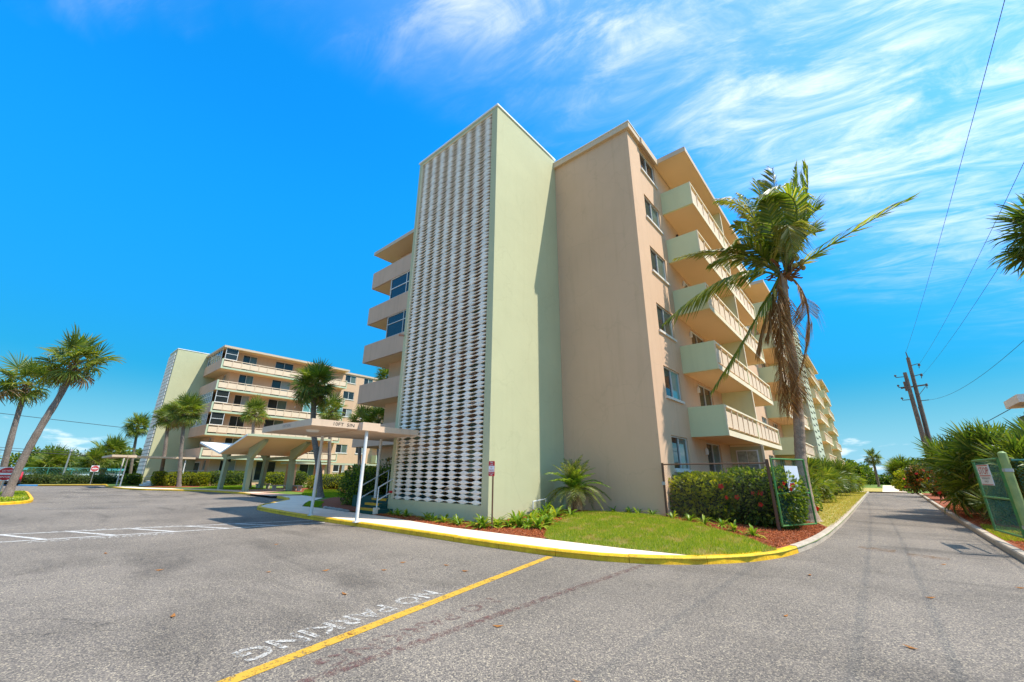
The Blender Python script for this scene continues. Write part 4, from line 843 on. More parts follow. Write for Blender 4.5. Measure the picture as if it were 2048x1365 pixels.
# covered walk behind it
cw = empty('covered_walkway', (-46, 20, 0.12), 'low mint edged covered walk with tan columns behind the carport', 'covered walkway')
MB().box(-47.4, -44.8, 17.9, 33.5, 2.5, 2.62).build('roof_slab', M['soffit'], cw); MB().box(-44.8, -44.76, 17.9, 33.5, 2.48, 2.66).box(-47.44, -44.8, 17.86, 17.9, 2.48, 2.66).build('roof_edge', M['mint'], cw)
pm = MB().tube([(0, 0, 0), (0, 0, 2.38)], 0.14, 10).mesh('column', M['soffit'])
for i in range(6): inst(pm, 'column', cw, (-45.2, 18.5 + 2.9 * i, 0.12)); inst(pm, 'column', cw, (-47.1, 18.5 + 2.9 * i, 0.12))
# ================================================================== vegetation builders
def fan_mesh(seed, droop, nseg=34, pet=0.74):
    """one costapalmate palm leaf, 1 unit from petiole base to tip, growing along +X."""
    r = random.Random(seed); b = MB(); hub = Vector((pet * 0.6, 0, 0)); R = 1.0 - hub.x
    b.tube([(0, 0, 0), tuple(hub * 0.5 + Vector((0, 0, 0.012))), tuple(hub)], [0.017, 0.012, 0.008], 3, False)
    for i in range(nseg):
        a = math.radians(-142 + 284 * i / (nseg - 1) + r.uniform(-4, 4)); L = R * (0.74 + 0.26 * math.cos(a / 2)) * r.uniform(0.88, 1.06)
        d = Vector((math.cos(a), math.sin(a), 0)); side = Vector((-d.y, d.x, 0)); tw = r.uniform(-0.7, 0.7); side = side * math.cos(tw) + Vector((0, 0, 1)) * math.sin(tw)
        dr = droop * r.uniform(0.5, 1.5); pts = []
        for t, wd in ((0.03, 0.005), (0.42, 0.017), (0.72, 0.013), (1.0, 0.0015)):
            p = hub + d * L * t * (1 - 0.18 * dr * t * t) + Vector((0, 0, 1)) * (0.10 * math.cos(a) * t - 0.42 * dr * L * t ** 2.6 - abs(math.sin(a)) * -0.10 * t)
            pts.append((p - side * wd, p + side * wd))
        base = len(b.v)
        for p, q in pts: b.v += [tuple(p), tuple(q)]
        for j in range(3): b.f.append((base + 2 * j, base + 2 * j + 1, base + 2 * j + 3, base + 2 * j + 2)); b.mi.append(0)
    return b
FAN = {}
def fan(kind, v, m):
    k = (kind, v)
    if k not in FAN: FAN[k] = fan_mesh(v * 7 + 3, {'up': 0.25, 'mid': 0.7, 'hang': 1.5}[kind]).mesh('frond', m)
    if (k, m) not in FAN:
        me = FAN[k].copy(); me.materials.clear(); me.materials.append(m); FAN[(k, m)] = me
    return FAN[(k, m)]
def orient(az, el, roll=0.0):
    return Matrix.Rotation(az, 4, 'Z') @ Matrix.Rotation(-el, 4, 'Y') @ Matrix.Rotation(roll, 4, 'X')
def trunk_mesh(pts, r0, r1, ringy=0.05, seed=0, n=10):
    r = random.Random(seed); P = [Vector(p) for p in pts]; q = []
    steps = 28
    for i in range(steps + 1):
        t = i / steps * (len(P) - 1); j = min(int(t), len(P) - 2); f = t - j
        p0 = P[max(j - 1, 0)]; p1 = P[j]; p2 = P[j + 1]; p3 = P[min(j + 2, len(P) - 1)]
        q.append(0.5 * ((2 * p1) + (p2 - p0) * f + (2 * p0 - 5 * p1 + 4 * p2 - p3) * f * f + (3 * p1 - p0 - 3 * p2 + p3) * f ** 3))
    rs = [(r0 + (r1 - r0) * (i / steps)) * (1 + r.uniform(-ringy, ringy) + (0.35 * max(0, 1 - i / 2.5))) for i in range(steps + 1)]
    return MB().tube(q, rs, n), q
def sabal(pts, R, n, label, seed=0, r0=0.17, r1=0.14, m='sabal', group=None, cat='palm tree', flat=0.0, lo=-0.95, boots=True, name='sabal_palm'):
    root = empty(name, pts[0], label, cat, group); r = random.Random(seed)
    tb, q = trunk_mesh(pts, r0, r1, 0.06, seed); tb.build('trunk', M['trunk'], root, smooth=False)
    top = q[-1]; n = int(n * .78)
    if boots:
        b = MB()
        for i in range(46):
            az = i * 2.4; h = -0.75 + 0.95 * i / 46; d = Vector((math.cos(az), math.sin(az), 0))
            p = top + Vector((0, 0, h)) + d * r1 * 0.8; b.obox(p, p + d * r.uniform(0.12, 0.28) + Vector((0, 0, r.uniform(0.05, 0.25))), 0.07, 0.025)
        b.build('leaf_boots', M['boot'], root)
    for i in range(n):
        t = (i + 0.5) / n; el = 1.3 + (lo - 1.3) * t ** 0.85 + r.uniform(-0.2, 0.2); az = i * 2.39996 + r.uniform(-0.35, 0.35)
        kind = 'up' if t < 0.3 else 'mid' if t < 0.72 else 'hang'
        mm = M[m] if t < 0.93 else M['dry']
        inst(fan(kind, r.randrange(3), mm), 'frond', root, top + Vector((0, 0, 0.05 + 0.25 * (1 - t))), orient(az, el, r.uniform(-0.9, 0.9)), R * 1.0 * r.uniform(0.8, 1.15))
    return root
def palmetto(x, y, z, R, n, label, seed, m='sabald', heads=((0, 0, 0.3),), group=None, name='palmetto', lo=-0.35, spread=1.0):
    root = empty(name, (x, y, z), label, 'palmetto', group); r = random.Random(seed); n = int(n * .74)
    for i, h in enumerate(heads):
        H = Vector((x, y, z)) + Vector(h); b, _ = trunk_mesh([(x + h[0] * .5, y + h[1] * .5, z - 0.1), (x + h[0] * .8, y + h[1] * .8, z + h[2] * .5), H], 0.14, 0.13, 0.15, seed + i, 8); b.build('stem', M['boot'], root)
        for j in range(n):
            t = (j + 0.5) / n; el = 1.45 + (lo - 1.45) * t ** 0.85 + r.uniform(-0.2, 0.2); az = j * 2.39996 + i + r.uniform(-0.3, 0.3)
            mm = (M['sabal'] if (m == 'sabald' and j % 2) else M[m]) if t < 0.9 else (M['sabal'] if t < .96 else M['dry'])
            inst(fan('up' if t < 0.45 else 'mid' if t < .85 else 'hang', r.randrange(3), mm), 'frond', root, H, orient(az, el, r.uniform(-0.9, 0.9)), R * 1.04 * r.uniform(0.75, 1.12))
    return root
def pinnate(b, base, ctrl, tip, L, n=44, droop=0.6, wind=(0, 0, 0), seed=0, vee=0.5, one=None, rr=0.035, wid=0.028, sparse=0.0):
    """a feather frond along a quadratic curve, leaflets of length L both sides."""
    r = random.Random(seed); base, ctrl, tip = Vector(base), Vector(ctrl), Vector(tip); W = Vector(wind)
    P = lambda t: base * (1 - t) ** 2 + ctrl * 2 * t * (1 - t) + tip * t * t
    b.tube([P(i / 9) for i in range(10)], [rr * (1 - 0.85 * i / 9) for i in range(10)], 5, False)
    for i in range(n):
        t = 0.13 + 0.86 * i / (n - 1); p = P(t); d = (P(min(t + 0.02, 1.01)) - P(t - 0.02)).normalized()
        sd = d.cross(Vector((0, 0, 1)))
        if sd.length < 0.1: sd = d.cross(Vector((0, 1, 0)))
        sd.normalize(); u = sd.cross(d).normalized(); l0 = L * (0.55 + 0.9 * math.sin(math.pi * min(1, 0.18 + t * 0.82)) ** 0.8 * 0.55) * (1 - 0.45 * max(0, t - 0.7) / 0.3)
        for s in (-1, 1):
            if one and s != one and r.random() < 0.8: continue
            if r.random() < sparse: continue
            l = l0 * r.uniform(0.75, 1.1); dir = (sd * s * 0.85 + d * (0.55 + 0.6 * t) + u * vee * r.uniform(0.4, 1.2)).normalized()
            m1 = p + dir * l * 0.5 + Vector((0, 0, -droop * l * 0.14)) + W * l * 0.1; e = p + dir * l * 0.86 + Vector((0, 0, -droop * l * r.uniform(0.35, 0.75))) + W * l * 0.45
            wv = (d * 0.8 + u * r.uniform(-0.6, 0.6)).normalized() * wid
            k = len(b.v); b.v += [tuple(p - wv * .5), tuple(p + wv * .5), tuple(m1 + wv), tuple(m1 - wv), tuple(e)]
            b.f += [(k, k + 1, k + 2, k + 3), (k + 3, k + 2, k + 4)]; b.mi += [b.cur] * 2
    return b
def leafcloud(b, n, sampler, size, seed, asp=0.5):
    r = random.Random(seed)
    for _ in range(n):
        p, nr = sampler(r); d = (Vector((r.gauss(0, 1), r.gauss(0, 1), r.gauss(0, 1))) + nr * 1.2).normalized(); s = d.cross(Vector((r.gauss(0, 1), r.gauss(0, 1), r.gauss(0, 1)))).normalized()
        l = size * r.uniform(0.6, 1.3); wv = s * l * asp * 0.5; up = s.cross(d) * l * 0.12
        b.face([p, p + d * l * 0.5 - wv + up, p + d * l, p + d * l * 0.5 + wv + up])
    return b
def hnoise(x, y, z, s): return math.sin(x * 2.1 + s) * math.sin(y * 2.7 + s * 2) * 0.5 + math.sin(x * 5.3 + z * 3.1 + s * 3) * 0.3 + math.sin(y * 6.1 - z * 4.2 + s) * 0.25
def boxsampler(cx, cy, z0, hx, hy, h, rough, seed, power=5):
    def f(r):
        u = Vector((r.gauss(0, 1), r.gauss(0, 1), r.gauss(0, 1)));
        while u.length < 0.1: u = Vector((r.gauss(0, 1), r.gauss(0, 1), r.gauss(0, 1)))
        u.normalize(); k = (abs(u.x) ** power + abs(u.y) ** power + abs(u.z) ** power) ** (-1 / power)
        q = u * k * (1 - 0.32 * r.random() ** 2.2); x, y, z = cx + q.x * hx, cy + q.y * hy, z0 + h / 2 + q.z * h / 2
        g = 1 + rough * hnoise(x, y, z, seed); x, y, z = cx + q.x * hx * g, cy + q.y * hy * g, z0 + (h / 2 + q.z * h / 2) * (0.5 + 0.5 * g)
        return Vector((x, y, max(z, z0 + 0.02))), u
    return f
def hedge(name, cx, cy, z0, lx, ly, h, n, size, m, label, cat='hedge', rough=0.12, seed=1, group=None, power=5, core=0.8):
    root = empty(name, (cx, cy, z0), label, cat, group)
    b = leafcloud(MB(), n, boxsampler(cx, cy, z0, lx / 2, ly / 2, h, rough, seed, power), size, seed); b.build('foliage', M[m], root)
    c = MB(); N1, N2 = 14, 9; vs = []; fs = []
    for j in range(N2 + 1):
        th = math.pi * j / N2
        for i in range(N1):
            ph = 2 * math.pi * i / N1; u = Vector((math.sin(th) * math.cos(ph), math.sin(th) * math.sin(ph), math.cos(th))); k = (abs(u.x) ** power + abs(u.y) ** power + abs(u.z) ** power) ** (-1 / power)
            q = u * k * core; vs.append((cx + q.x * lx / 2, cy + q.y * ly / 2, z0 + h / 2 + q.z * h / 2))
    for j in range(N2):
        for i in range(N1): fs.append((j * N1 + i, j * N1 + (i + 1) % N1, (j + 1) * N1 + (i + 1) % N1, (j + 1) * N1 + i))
    c.raw(vs, fs).build('light_stop_core', M['core'], root)  # solid dark blob added inside the leaves to stop light
    return root
def flower_mesh(R=0.075):
    b = MB()
    for i in range(5):
        a = i * 2 * math.pi / 5; d = Vector((math.cos(a), math.sin(a), 0.35)); s = Vector((-math.sin(a), math.cos(a), 0))
        b.face([(0, 0, 0), d * R * .6 - s * R * .45, d * R * 1.05 - s * R * .2 + Vector((0, 0, -.01)), d * R * 1.05 + s * R * .2 + Vector((0, 0, -.01)), d * R * .6 + s * R * .45])
    b.tube([(0, 0, 0), (0, 0, R * 1.1)], [0.006, 0.01], 4)
    return b.mesh('flower', M['flower'])
FLM = flower_mesh()
def flowers(root, pts, sc_=1.0, seed=0):
    r = random.Random(seed)
    for p in pts: inst(FLM, 'flower', root, p, (r.uniform(0.9, 1.7), r.uniform(-0.4, 0.4), r.uniform(-0.6, 0.6)), sc_ * r.uniform(0.8, 1.15))
def broadtree(x, y, z, h, R, label, seed, m='shrub', n=2600, size=0.35, clumps=14, cat='tree', group=None, name='broadleaf_tree', low=0.35):
    root = empty(name, (x, y, z), label, cat, group); r = random.Random(seed)
    b = MB(); b.tube([(x, y, z - .1), (x + .1, y, z + h * .35), (x - .05, y + .1, z + h * .7)], [R * .07, R * .05, R * .03], 7)
    cs = []
    for i in range(clumps):
        a = r.uniform(0, 6.28); rr = R * math.sqrt(r.random()) * .8; zz_ = z + h * r.uniform(low, .88); c = Vector((x + rr * math.cos(a), y + rr * math.sin(a), zz_)); cs.append((c, R * r.uniform(.28, .46)))
        b.tube([(x, y, z + h * .35), tuple((c + Vector((x, y, z + h * .4))) / 2), c], [R * .03, R * .02, R * .01], 4)
    b.build('trunk', M['bark'], root)
    def f(rn):
        c, s = cs[rn.randrange(len(cs))]; u = Vector((rn.gauss(0, 1), rn.gauss(0, 1), rn.gauss(0, .8))).normalized(); return c + u * s * (rn.random() ** .4), u
    leafcloud(MB(), n, f, size, seed).build('crown', M[m], root); return root

# ================================================================== coconut palm by the drive
CB = Vector((-2.10, 18.5, 0.13)); CT = Vector((-1.35, 18.5, 9.50))
cp = empty('coconut_palm', CB, 'windblown coconut palm with brown dead fronds hanging along its ringed trunk', 'palm tree')
tb, q = trunk_mesh([CB, (-2.07, 18.5, 2.0), (-1.87, 18.5, 3.6), (-1.71, 18.5, 5.3), (-1.59, 18.5, 7.1), (-1.47, 18.5, 8.5), CT], 0.27, 0.19, 0.0, 5, 14)
pts = []; rs = []
P_ = q
N_ = 110
for i in range(N_ + 1):
    t = i / N_ * (len(P_) - 1); j = min(int(t), len(P_) - 2); f = t - j; pts.append(P_[j].lerp(P_[j + 1], f))
    rs.append((0.19 - 0.055 * i / N_ + 0.13 * max(0, 1 - i / 7) ** 2) * (1.035 if i % 3 == 0 else 0.985 if i % 3 == 1 else 1.0) * (1 + random.uniform(-.012, .012)))
MB().tube(pts, rs, 16).build('trunk', M['ctrunk'], cp, smooth=False)
def fr(dx, dz, dy): return CT + Vector((dx, dy, dz))
FR = [  # (material, control, tip, leaflet length, droop, wind, vee, one-sided, leaflets, sparse); offsets from the crown: across, up, depth
    ('coco', (2.08, 0.96, 0.05), (4.32, 1.78, 0.30), 0.62, 0.25, (0.5, 0, 0.15), 0.15, None, 46, 0.2),
    ('coco', (1.36, 2.42, 0.15), (1.65, 4.53, 0.10), 1.0, 0.15, (0.25, 0, 0.2), 0.5, None, 60, 0),
    ('coco', (0.74, 2.64, 0.45), (1.31, 5.08, 0.70), 0.95, 0.2, (0.2, 0, 0.2), 0.5, None, 54, 0),
    ('cocoy', (0.28, 2.74, -0.20), (0.49, 4.76, -0.40), 0.8, 0.2, (-0.2, 0, 0.2), 0.5, None, 52, 0),
    ('coco', (-0.07, 3.48, 0.35), (-0.25, 5.03, 0.50), 0.8, 0.3, (-0.2, 0, 0.2), 0.5, None, 50, 0),
    ('cocoy', (-0.29, 3.74, -0.30), (-1.77, 4.11, -0.60), 0.75, 0.8, (-0.35, 0, 0), 0.3, None, 52, 0),
    ('coco', (-0.53, 3.58, 0.45), (-1.04, 4.84, 0.70), 0.8, 0.6, (-0.3, 0, 0), 0.4, None, 50, 0),
    ('coco', (1.94, 3.62, -0.75), (-0.13, 3.02, -1.30), 0.95, 1.0, (-0.25, 0, -0.2), 0.2, None, 62, 0),
    ('cocoy', (0.76, 3.29, -1.20), (0.54, -0.31, -1.60), 0.8, 1.2, (0.1, 0, -0.3), 0.1, None, 56, 0),
    ('coco', (1.21, 2.50, 0.20), (1.59, 2.56, 0.40), 0.95, 0.3, (0.3, 0, 0), 0.5, None, 54, 0),
    ('coco', (1.04, 1.98, 0.50), (1.34, 1.87, 1.00), 0.85, 0.3, (0.2, 0, 0), 0.5, None, 50, 0),
    ('coco', (-0.72, 2.09, -0.30), (-1.24, 2.59, -0.60), 0.85, 0.6, (-0.3, 0, -0.1), 0.4, None, 52, 0),
    ('coco', (-0.83, 1.80, -0.60), (-1.38, 1.27, -1.20), 0.85, 0.7, (-0.3, 0, -0.1), 0.4, None, 52, 0),
    ('coco', (-0.36, 2.81, 0.55), (-1.11, 3.89, 0.90), 0.9, 0.6, (-0.3, 0, 0), 0.5, None, 54, 0),
    ('coco', (0.07, 1.63, -0.60), (0.07, 2.84, -1.20), 0.9, 0.6, (-0.2, 0, -0.1), 0.4, None, 54, 0),
    ('coco', (0.27, 2.23, 0.90), (0.58, 4.23, 1.80), 0.9, 0.6, (-0.2, 0, 0), 0.5, None, 54, 0),
    ('coco', (0.66, 2.05, 0.80), (1.12, 3.85, 1.60), 0.85, 0.4, (0.1, 0, 0), 0.5, None, 52, 0),
    ('cocoy', (-1.14, 1.81, -0.65), (-3.71, 1.38, -1.50), 0.5, 0.5, (-0.4, 0, -0.05), 0.15, None, 56, 0.05),
    ('coco', (-1.16, 1.43, -0.50), (-2.43, 0.83, -1.00), 0.6, 0.7, (-0.4, 0, -0.1), 0.2, None, 52, 0.05),
    ('coco', (-1.39, 0.93, -1.10), (-4.45, -1.91, -2.20), 0.78, 0.9, (-0.3, 0, -0.3), 0.1, None, 68, 0.03),
    ('coco', (-1.01, -2.00, -1.05), (-2.94, -4.69, -1.50), 0.7, 0.9, (-0.3, 0, -0.3), 0.1, None, 62, 0.05),
    ('cocod', (-0.53, -2.79, -0.85), (-0.86, -5.61, -0.50), 0.75, 1.1, (-0.15, 0, -0.2), 0, None, 70, 0),
    ('cocod', (-0.38, -3.66, -0.75), (-0.24, -5.25, -0.50), 0.7, 1.1, (0.1, 0, -0.3), 0, None, 62, 0.05),
    ('cocod', (1.22, -1.59, -0.05), (-0.54, -4.98, -0.30), 0.62, 1.0, (-0.45, 0, -0.1), 0, None, 64, 0),
    ('cocod', (-0.89, -1.82, -0.55), (-1.39, -3.27, -0.50), 0.6, 1.2, (-0.2, 0, -0.5), 0, None, 52, 0),
    ('cocod', (-0.48, -1.67, -0.70), (-0.95, -2.71, -0.60), 0.55, 1.2, (-0.1, 0, -0.5), 0, None, 46, 0),
    ('cocod', (-0.79, -4.57, -0.70), (-0.58, -5.59, -0.40), 0.65, 1.1, (0.1, 0, -0.3), 0, None, 60, 0),
]
for i, (mm, c, t, L, dr, wi, ve, one, n, spz) in enumerate(FR):
    st_ = CT + Vector((0.12 * (1 if c[0] > 0 else -1), 0.1 * (1 if c[2] > 0 else -1), 0.0 if t[1] > 0 else -0.12))
    pinnate(MB(), st_, fr(c[0], c[1], c[2]), fr(t[0], t[1], t[2]), L * (1.42 if mm != 'cocod' else 1.45), int(n * 1.12), dr, wi, i * 13 + 2, ve, one, 0.05, 0.039 if mm != 'cocod' else 0.025, spz).build('frond' if mm != 'cocod' else 'dead_frond', M[mm], cp, CT)
b = MB(); r_ = random.Random(4)
for i in range(60):
    a = r_.uniform(0, 6.28); d = Vector((math.cos(a), math.sin(a), 0)); p = CT + d * .17 + Vector((0, 0, r_.uniform(-.35, .35))); b.obox(p, p + d * r_.uniform(.15, .55) + Vector((0, 0, r_.uniform(-.35, .4))), r_.uniform(.05, .11), .02)
b.build('leaf_bases', M['boot'], cp)
cm_ = MB(); vs = []; fs = []
for j in range(6):
    for i in range(8):
        th = math.pi * j / 5; ph = 2 * math.pi * i / 8; vs.append((.085 * math.sin(th) * math.cos(ph), .085 * math.sin(th) * math.sin(ph), .105 * math.cos(th)))
for j in range(5):
    for i in range(8): fs.append((j * 8 + i, j * 8 + (i + 1) % 8, (j + 1) * 8 + (i + 1) % 8, (j + 1) * 8 + i))
cm_ = cm_.raw(vs, fs).mesh('coconut', M['coconut'], smooth=True)
for i in range(9): inst(cm_, 'coconut', cp, CT + Vector((r_.uniform(.3, .75), r_.uniform(-.45, .1), r_.uniform(-.05, .4))), (r_.random(), r_.random(), 0))

# ================================================================== sabal palms
sabal([(-39.2, -0.05, .1), (-39.17, .05, 2.2), (-39.15, .32, 4.4), (-39.12, .64, 6.4), (-39.1, .76, 8.35)], 2.45, 34, 'tall palm leaning right on the island, the nearer of the two leaning palms', 1, .2, .155, flat=.2)
sabal([(-48.6, -.55, .1), (-48.6, -.75, 2.2), (-48.6, -.95, 4.8), (-48.6, -1.12, 7.9)], 2.4, 32, 'straighter palm on the left edge behind the red and white sign', 2, .2, .15)
sabal([(-90, 11.9, .1), (-90, 11.5, 4), (-90, 11.1, 8.4)], 2.6, 38, 'lone palm far behind the far stair tower', 3, .22, .17)
sabal([(-61.9, 10.8, .1), (-61.95, 10.6, 3.5), (-62.05, 10.1, 7.6)], 2.1, 40, 'left one of the two palms standing before the far stair tower', 4, .2, .16, m='sabal')
sabal([(-56.7, 11.6, .1), (-56.8, 11.1, 3.5), (-56.9, 10.55, 7.75)], 2.25, 46, 'right one of the two palms standing before the far stair tower', 5, .2, .16, m='sabal')
sabal([(-27.6, 13.15, .1), (-27.75, 12.75, 2.2), (-28.05, 12.2, 4.5), (-28.2, 11.95, 7.15)], 1.95, 56, 'thick dark palm rising behind the near canopy', 6, .2, .16, m='sabal')
sabal([(-47.5, 15.4, .1), (-47.6, 15.0, 3.6), (-47.7, 14.5, 7.35)], 1.75, 36, 'slim pale palm in front of the long balconies', 7, .17, .13)
sabal([(-40.5, 19.9, .1), (-40.6, 19.6, 3.6), (-40.75, 19.2, 7.4)], 1.9, 36, 'slender palm just right of the thick dark palm', 8, .17, .14)
sabal([(-33.3, 19.0, .1), (-33.4, 18.8, 3), (-33.5, 18.6, 5.7)], 1.6, 34, 'short palm in the courtyard, left of the near galleries', 9, .16, .13)
sabal([(-29.6, 18.6, .1), (-29.8, 18.4, 3), (-29.9, 18.1, 5.5)], 1.45, 34, 'low palm in the courtyard half hidden by the near galleries', 10, .15, .12)
sabal([(-31.5, 20.5, .1), (-31.3, 20.0, 5), (-31.0, 19.4, 9.3)], 1.6, 34, 'tall palm showing above the third gallery parapet', 12, .17, .14, m='sabald')
sabal([(8.75, 28.2, .1), (8.8, 28.2, 6), (8.7, 28.1, 11.9)], 2.75, 84, 'palm crown with brown skirt entering at the right edge', 11, .2, .17, m='sabald', lo=-1.25)
sabal([(-95.5, 3.6, .1), (-95.5, 3.6, 1.2), (-95.5, 3.6, 2.3)], 3.2, 44, 'squat bushy palm in front of the far fence', 14, .5, .4, m='sabal', name='sabal_palm')
sabal([(-86, 8.0, .1), (-86, 8.2, 1.5), (-86, 8.4, 4.0)], 3.0, 44, 'thick low palm left of the far stair tower', 15, .35, .3, m='sabal')
sabal([(-84, 6.9, .1), (-84, 7.0, 1.5), (-84, 7.0, 2.8)], 2.4, 34, 'yellowish low palm beside the far canopy posts', 16, .3, .25, m='sabal')
sabal([(-93, -3.6, .1), (-93, -3.7, 1.5), (-93, -3.8, 2.6)], 2.4, 26, 'pale arching palm at the left edge beyond the lot', 17, .3, .2, m='sabal')
sabal([(-0.4, 95, .1), (-.35, 95, 2.4), (-.3, 95, 4.6)], 1.7, 30, 'small palm standing alone past the end of the drive', 18, .2, .18, m='sabal')
sabal([(3.0, 92, .1), (3.0, 92, 1), (3.0, 92, 2.4)], 2.8, 60, 'round low palm clump past the end of the drive', 19, .3, .3, m='sabal', boots=False)

# ================================================================== palmettos
PMG = 'palmettos along the right of the drive'
palmetto(3.75, 21.0, .1, 1.65, 34, 'big palmetto beside the open right gate', 21, heads=((0, 0, 1.5), (.5, .5, 1.9)), group=PMG)
palmetto(3.35, 24.2, .1, 1.85, 36, 'tallest palmetto, its top fans against the sky above the stop sign', 22, heads=((.1, 0, 2.1), (-.2, .3, 1.1)), group=PMG)
palmetto(4.6, 23.0, .1, 1.85, 34, 'palmetto at the right edge below the white eaves', 23, heads=((0, 0, 1.75), (.5, 0, 1.0)), group=PMG)
palmetto(3.2, 26.0, .1, 1.6, 34, 'palmetto leaning over the kerb under the utility poles', 24, heads=((-.25, 0, 1.7), (.1, .2, .8)), group=PMG)
palmetto(3.15, 22.2, .1, 1.15, 30, 'low dark palmetto spilling onto the red mulch', 25, heads=((0, 0, .35),), group=PMG)
palmetto(3.3, 29.5, .1, 1.7, 30, 'palmetto behind the others, half hidden', 26, heads=((-.4, 0, 2.0), (0, 0, 1.0)), group=PMG)
palmetto(4.0, 18.6, .1, 1.3, 26, 'palmetto seen through the right fence', 27, heads=((.2, 0, .9),), group=PMG)
PLG = 'palmettos along the facade beside the drive'
palmetto(-3.9, 27.5, .1, 1.25, 34, 'spiky palmetto behind the left gate', 31, 'sabal', ((0, 0, .8), (.4, 1, .7)), PLG)
palmetto(-3.4, 31.5, .1, 1.4, 34, 'drooping palmetto left of the verge', 32, 'sabal', ((0, 0, .9), (.3, 1.2, .6)), PLG)
palmetto(-3.9, 37.5, .1, 1.7, 34, 'wide palmetto under the middle balconies', 33, 'sabal', ((0, 0, 1.3), (.6, 1.6, 1.0)), PLG)
palmetto(-3.6, 45, .1, 1.9, 34, 'palmetto below the second stair tower', 34, 'sabald', ((0, 0, 1.3), (.8, 1.6, 1.2)), PLG)
palmetto(-3.0, 53, .1, 1.9, 32, 'farthest palmetto before the short path', 35, 'sabal', ((0, 0, 1.4), (.6, 1, .8)), PLG)
broadtree(-3.2, 57.5, .1, 2.2, 1.5, 'round green bush at the end of the verge', 41, 'hedgey', 3000, .26, cat='bush', name='round_bush', low=.15)
broadtree(2.9, 32, .1, 3.6, 1.0, 'wispy shrub growing up behind the palmettos', 42, 'shrub', 2200, .17, cat='bush', name='tall_shrub')
g_ = 'flowering bushes right of the footpath'
for (x, y, h, R, m, lab, sd) in ((3.3, 52, 2.6, 1.5, 'croton', 'orange flecked bush by the end of the kerb', 43), (2.7, 66, 2.4, 1.6, 'hedgey', 'bright green bush right of the footpath', 44), (3.6, 43, 2.8, 1.3, 'croton', 'yellow and red bush behind the palmettos', 45), (4.2, 75, 2.8, 2.0, 'shrub', 'dull green bush behind the bright one', 46)):
    t_ = broadtree(x, y, .1, h, R, lab, sd, m, 3200, .26, cat='bush', group=g_, name='flowering_bush', low=.2)
    r_ = random.Random(sd); flowers(t_, [(x - R * .6 + R * 1.0 * r_.random(), y - R * .85, .6 + (h - .7) * r_.random()) for _ in range(7)], 1.6, sd)
broadtree(-3, 112, .1, 4.2, 3.5, 'dark tree behind the lone small palm', 47, 'hedge', 3800, .6, group='trees past the drive')
broadtree(6.5, 108, .1, 4.4, 3.6, 'broad tree right of the lone small palm', 48, 'shrub', 3800, .6, group='trees past the drive')
for i, (x, y, h, R, m, lab) in enumerate((( -112, -9, 4.5, 4, 'shrub', 'tree left of the two leaning palms, far beyond the lot'), (-118, 2.5, 4.6, 4.5, 'hedge', 'dark round tree behind the squat palm'), (-115, 9.5, 4.2, 4, 'shrub', 'olive tree left of the dark roofed house'), (-108, 13.5, 5.2, 4.2, 'hedge', 'leafy tree under the dark roofed house'), (-104, 17, 6.0, 4, 'shrub', 'tree just left of the far stair tower'))):
    broadtree(x, y, .1, h, R, lab, 50 + i, m, 3600, .65, group='trees beyond the far fence')
hedge('sea_grape_hedge', 1.5, 122, .1, 26, 4, 1.7, 5000, .6, 'hedge', 'dark low hedge line closing the view past the footpath', rough=.2, seed=60)
hedge('sea_grape_hedge', -5.6, 70, .1, 4, 9, 2.2, 5000, .3, 'shrub', 'rounded bushes left of the dry grass past the drive', rough=.25, seed=61)
# pygmy date palm beside the tower
dp = empty('date_palm', (-8.35, 13.1, .25), 'small feathery date palm in front of the tan wall', 'palm tree')
trunk_mesh([(-8.35, 13.1, .2), (-8.35, 13.1, .55), (-8.33, 13.1, .95)], .075, .085, .12, 3, 8)[0].build('trunk', M['boot'], dp)
dm = [pinnate(MB(), (0, 0, 0), (.45, 0, .42), (1.05, 0, e), .34, 34, .5, (0, 0, 0), i, .3, None, .014, .010).mesh('frond', M['lily'] if i == 1 else M['sabal']) for i, e in enumerate((.35, .05, -.35))]
ddm = pinnate(MB(), (0, 0, 0), (.3, 0, .12), (.55, 0, -.75), .26, 26, .9, (0, 0, 0), 5, .1, None, .012, .009).mesh('frond', M['dry'])
r_ = random.Random(8)
for i in range(46):
    t = i / 46; az = i * 2.4; inst(dm[min(2, int(t * 3))], 'frond', dp, (-8.33, 13.1, 1.0), orient(az, 1.1 - 1.25 * t + r_.uniform(-.2, .2)), r_.uniform(.85, 1.2))
for i in range(16): inst(ddm, 'frond', dp, (-8.33, 13.1, .92), orient(i * 2.4 + .6, r_.uniform(-.3, .1)), r_.uniform(.55, .8))
# lilies along the foot of the tower
def lily_mesh(seed, n=24, L=.42):
    r = random.Random(seed); b = MB()
    for i in range(n):
        a = r.uniform(0, 6.28); el = r.uniform(.45, 1.25); d = Vector((math.cos(a), math.sin(a), 0)); s = Vector((-d.y, d.x, 0)); l = L * r.uniform(.7, 1.2); wd = .027
        pts = []
        for t, k in ((0, .7), (.35, 1), (.7, .9), (1, .1)):
            p = d * l * t * math.cos(el) * (1 + .3 * t) + Vector((0, 0, l * (math.sin(el) * t * 1.1 - .75 * t * t * (1.3 - el * .6)))); pts.append((p - s * wd * k, p + Vector((0, 0, -.008)), p + s * wd * k))
        k = len(b.v)
        for q3 in pts: b.v += [tuple(v) for v in q3]
        for j in range(3):
            for c in (0, 1): b.f.append((k + 3 * j + c, k + 3 * j + c + 1, k + 3 * j + c + 4, k + 3 * j + c + 3)); b.mi.append(0)
    return b.mesh('lily_plant', M['lily'])
LM = [lily_mesh(s) for s in range(4)]
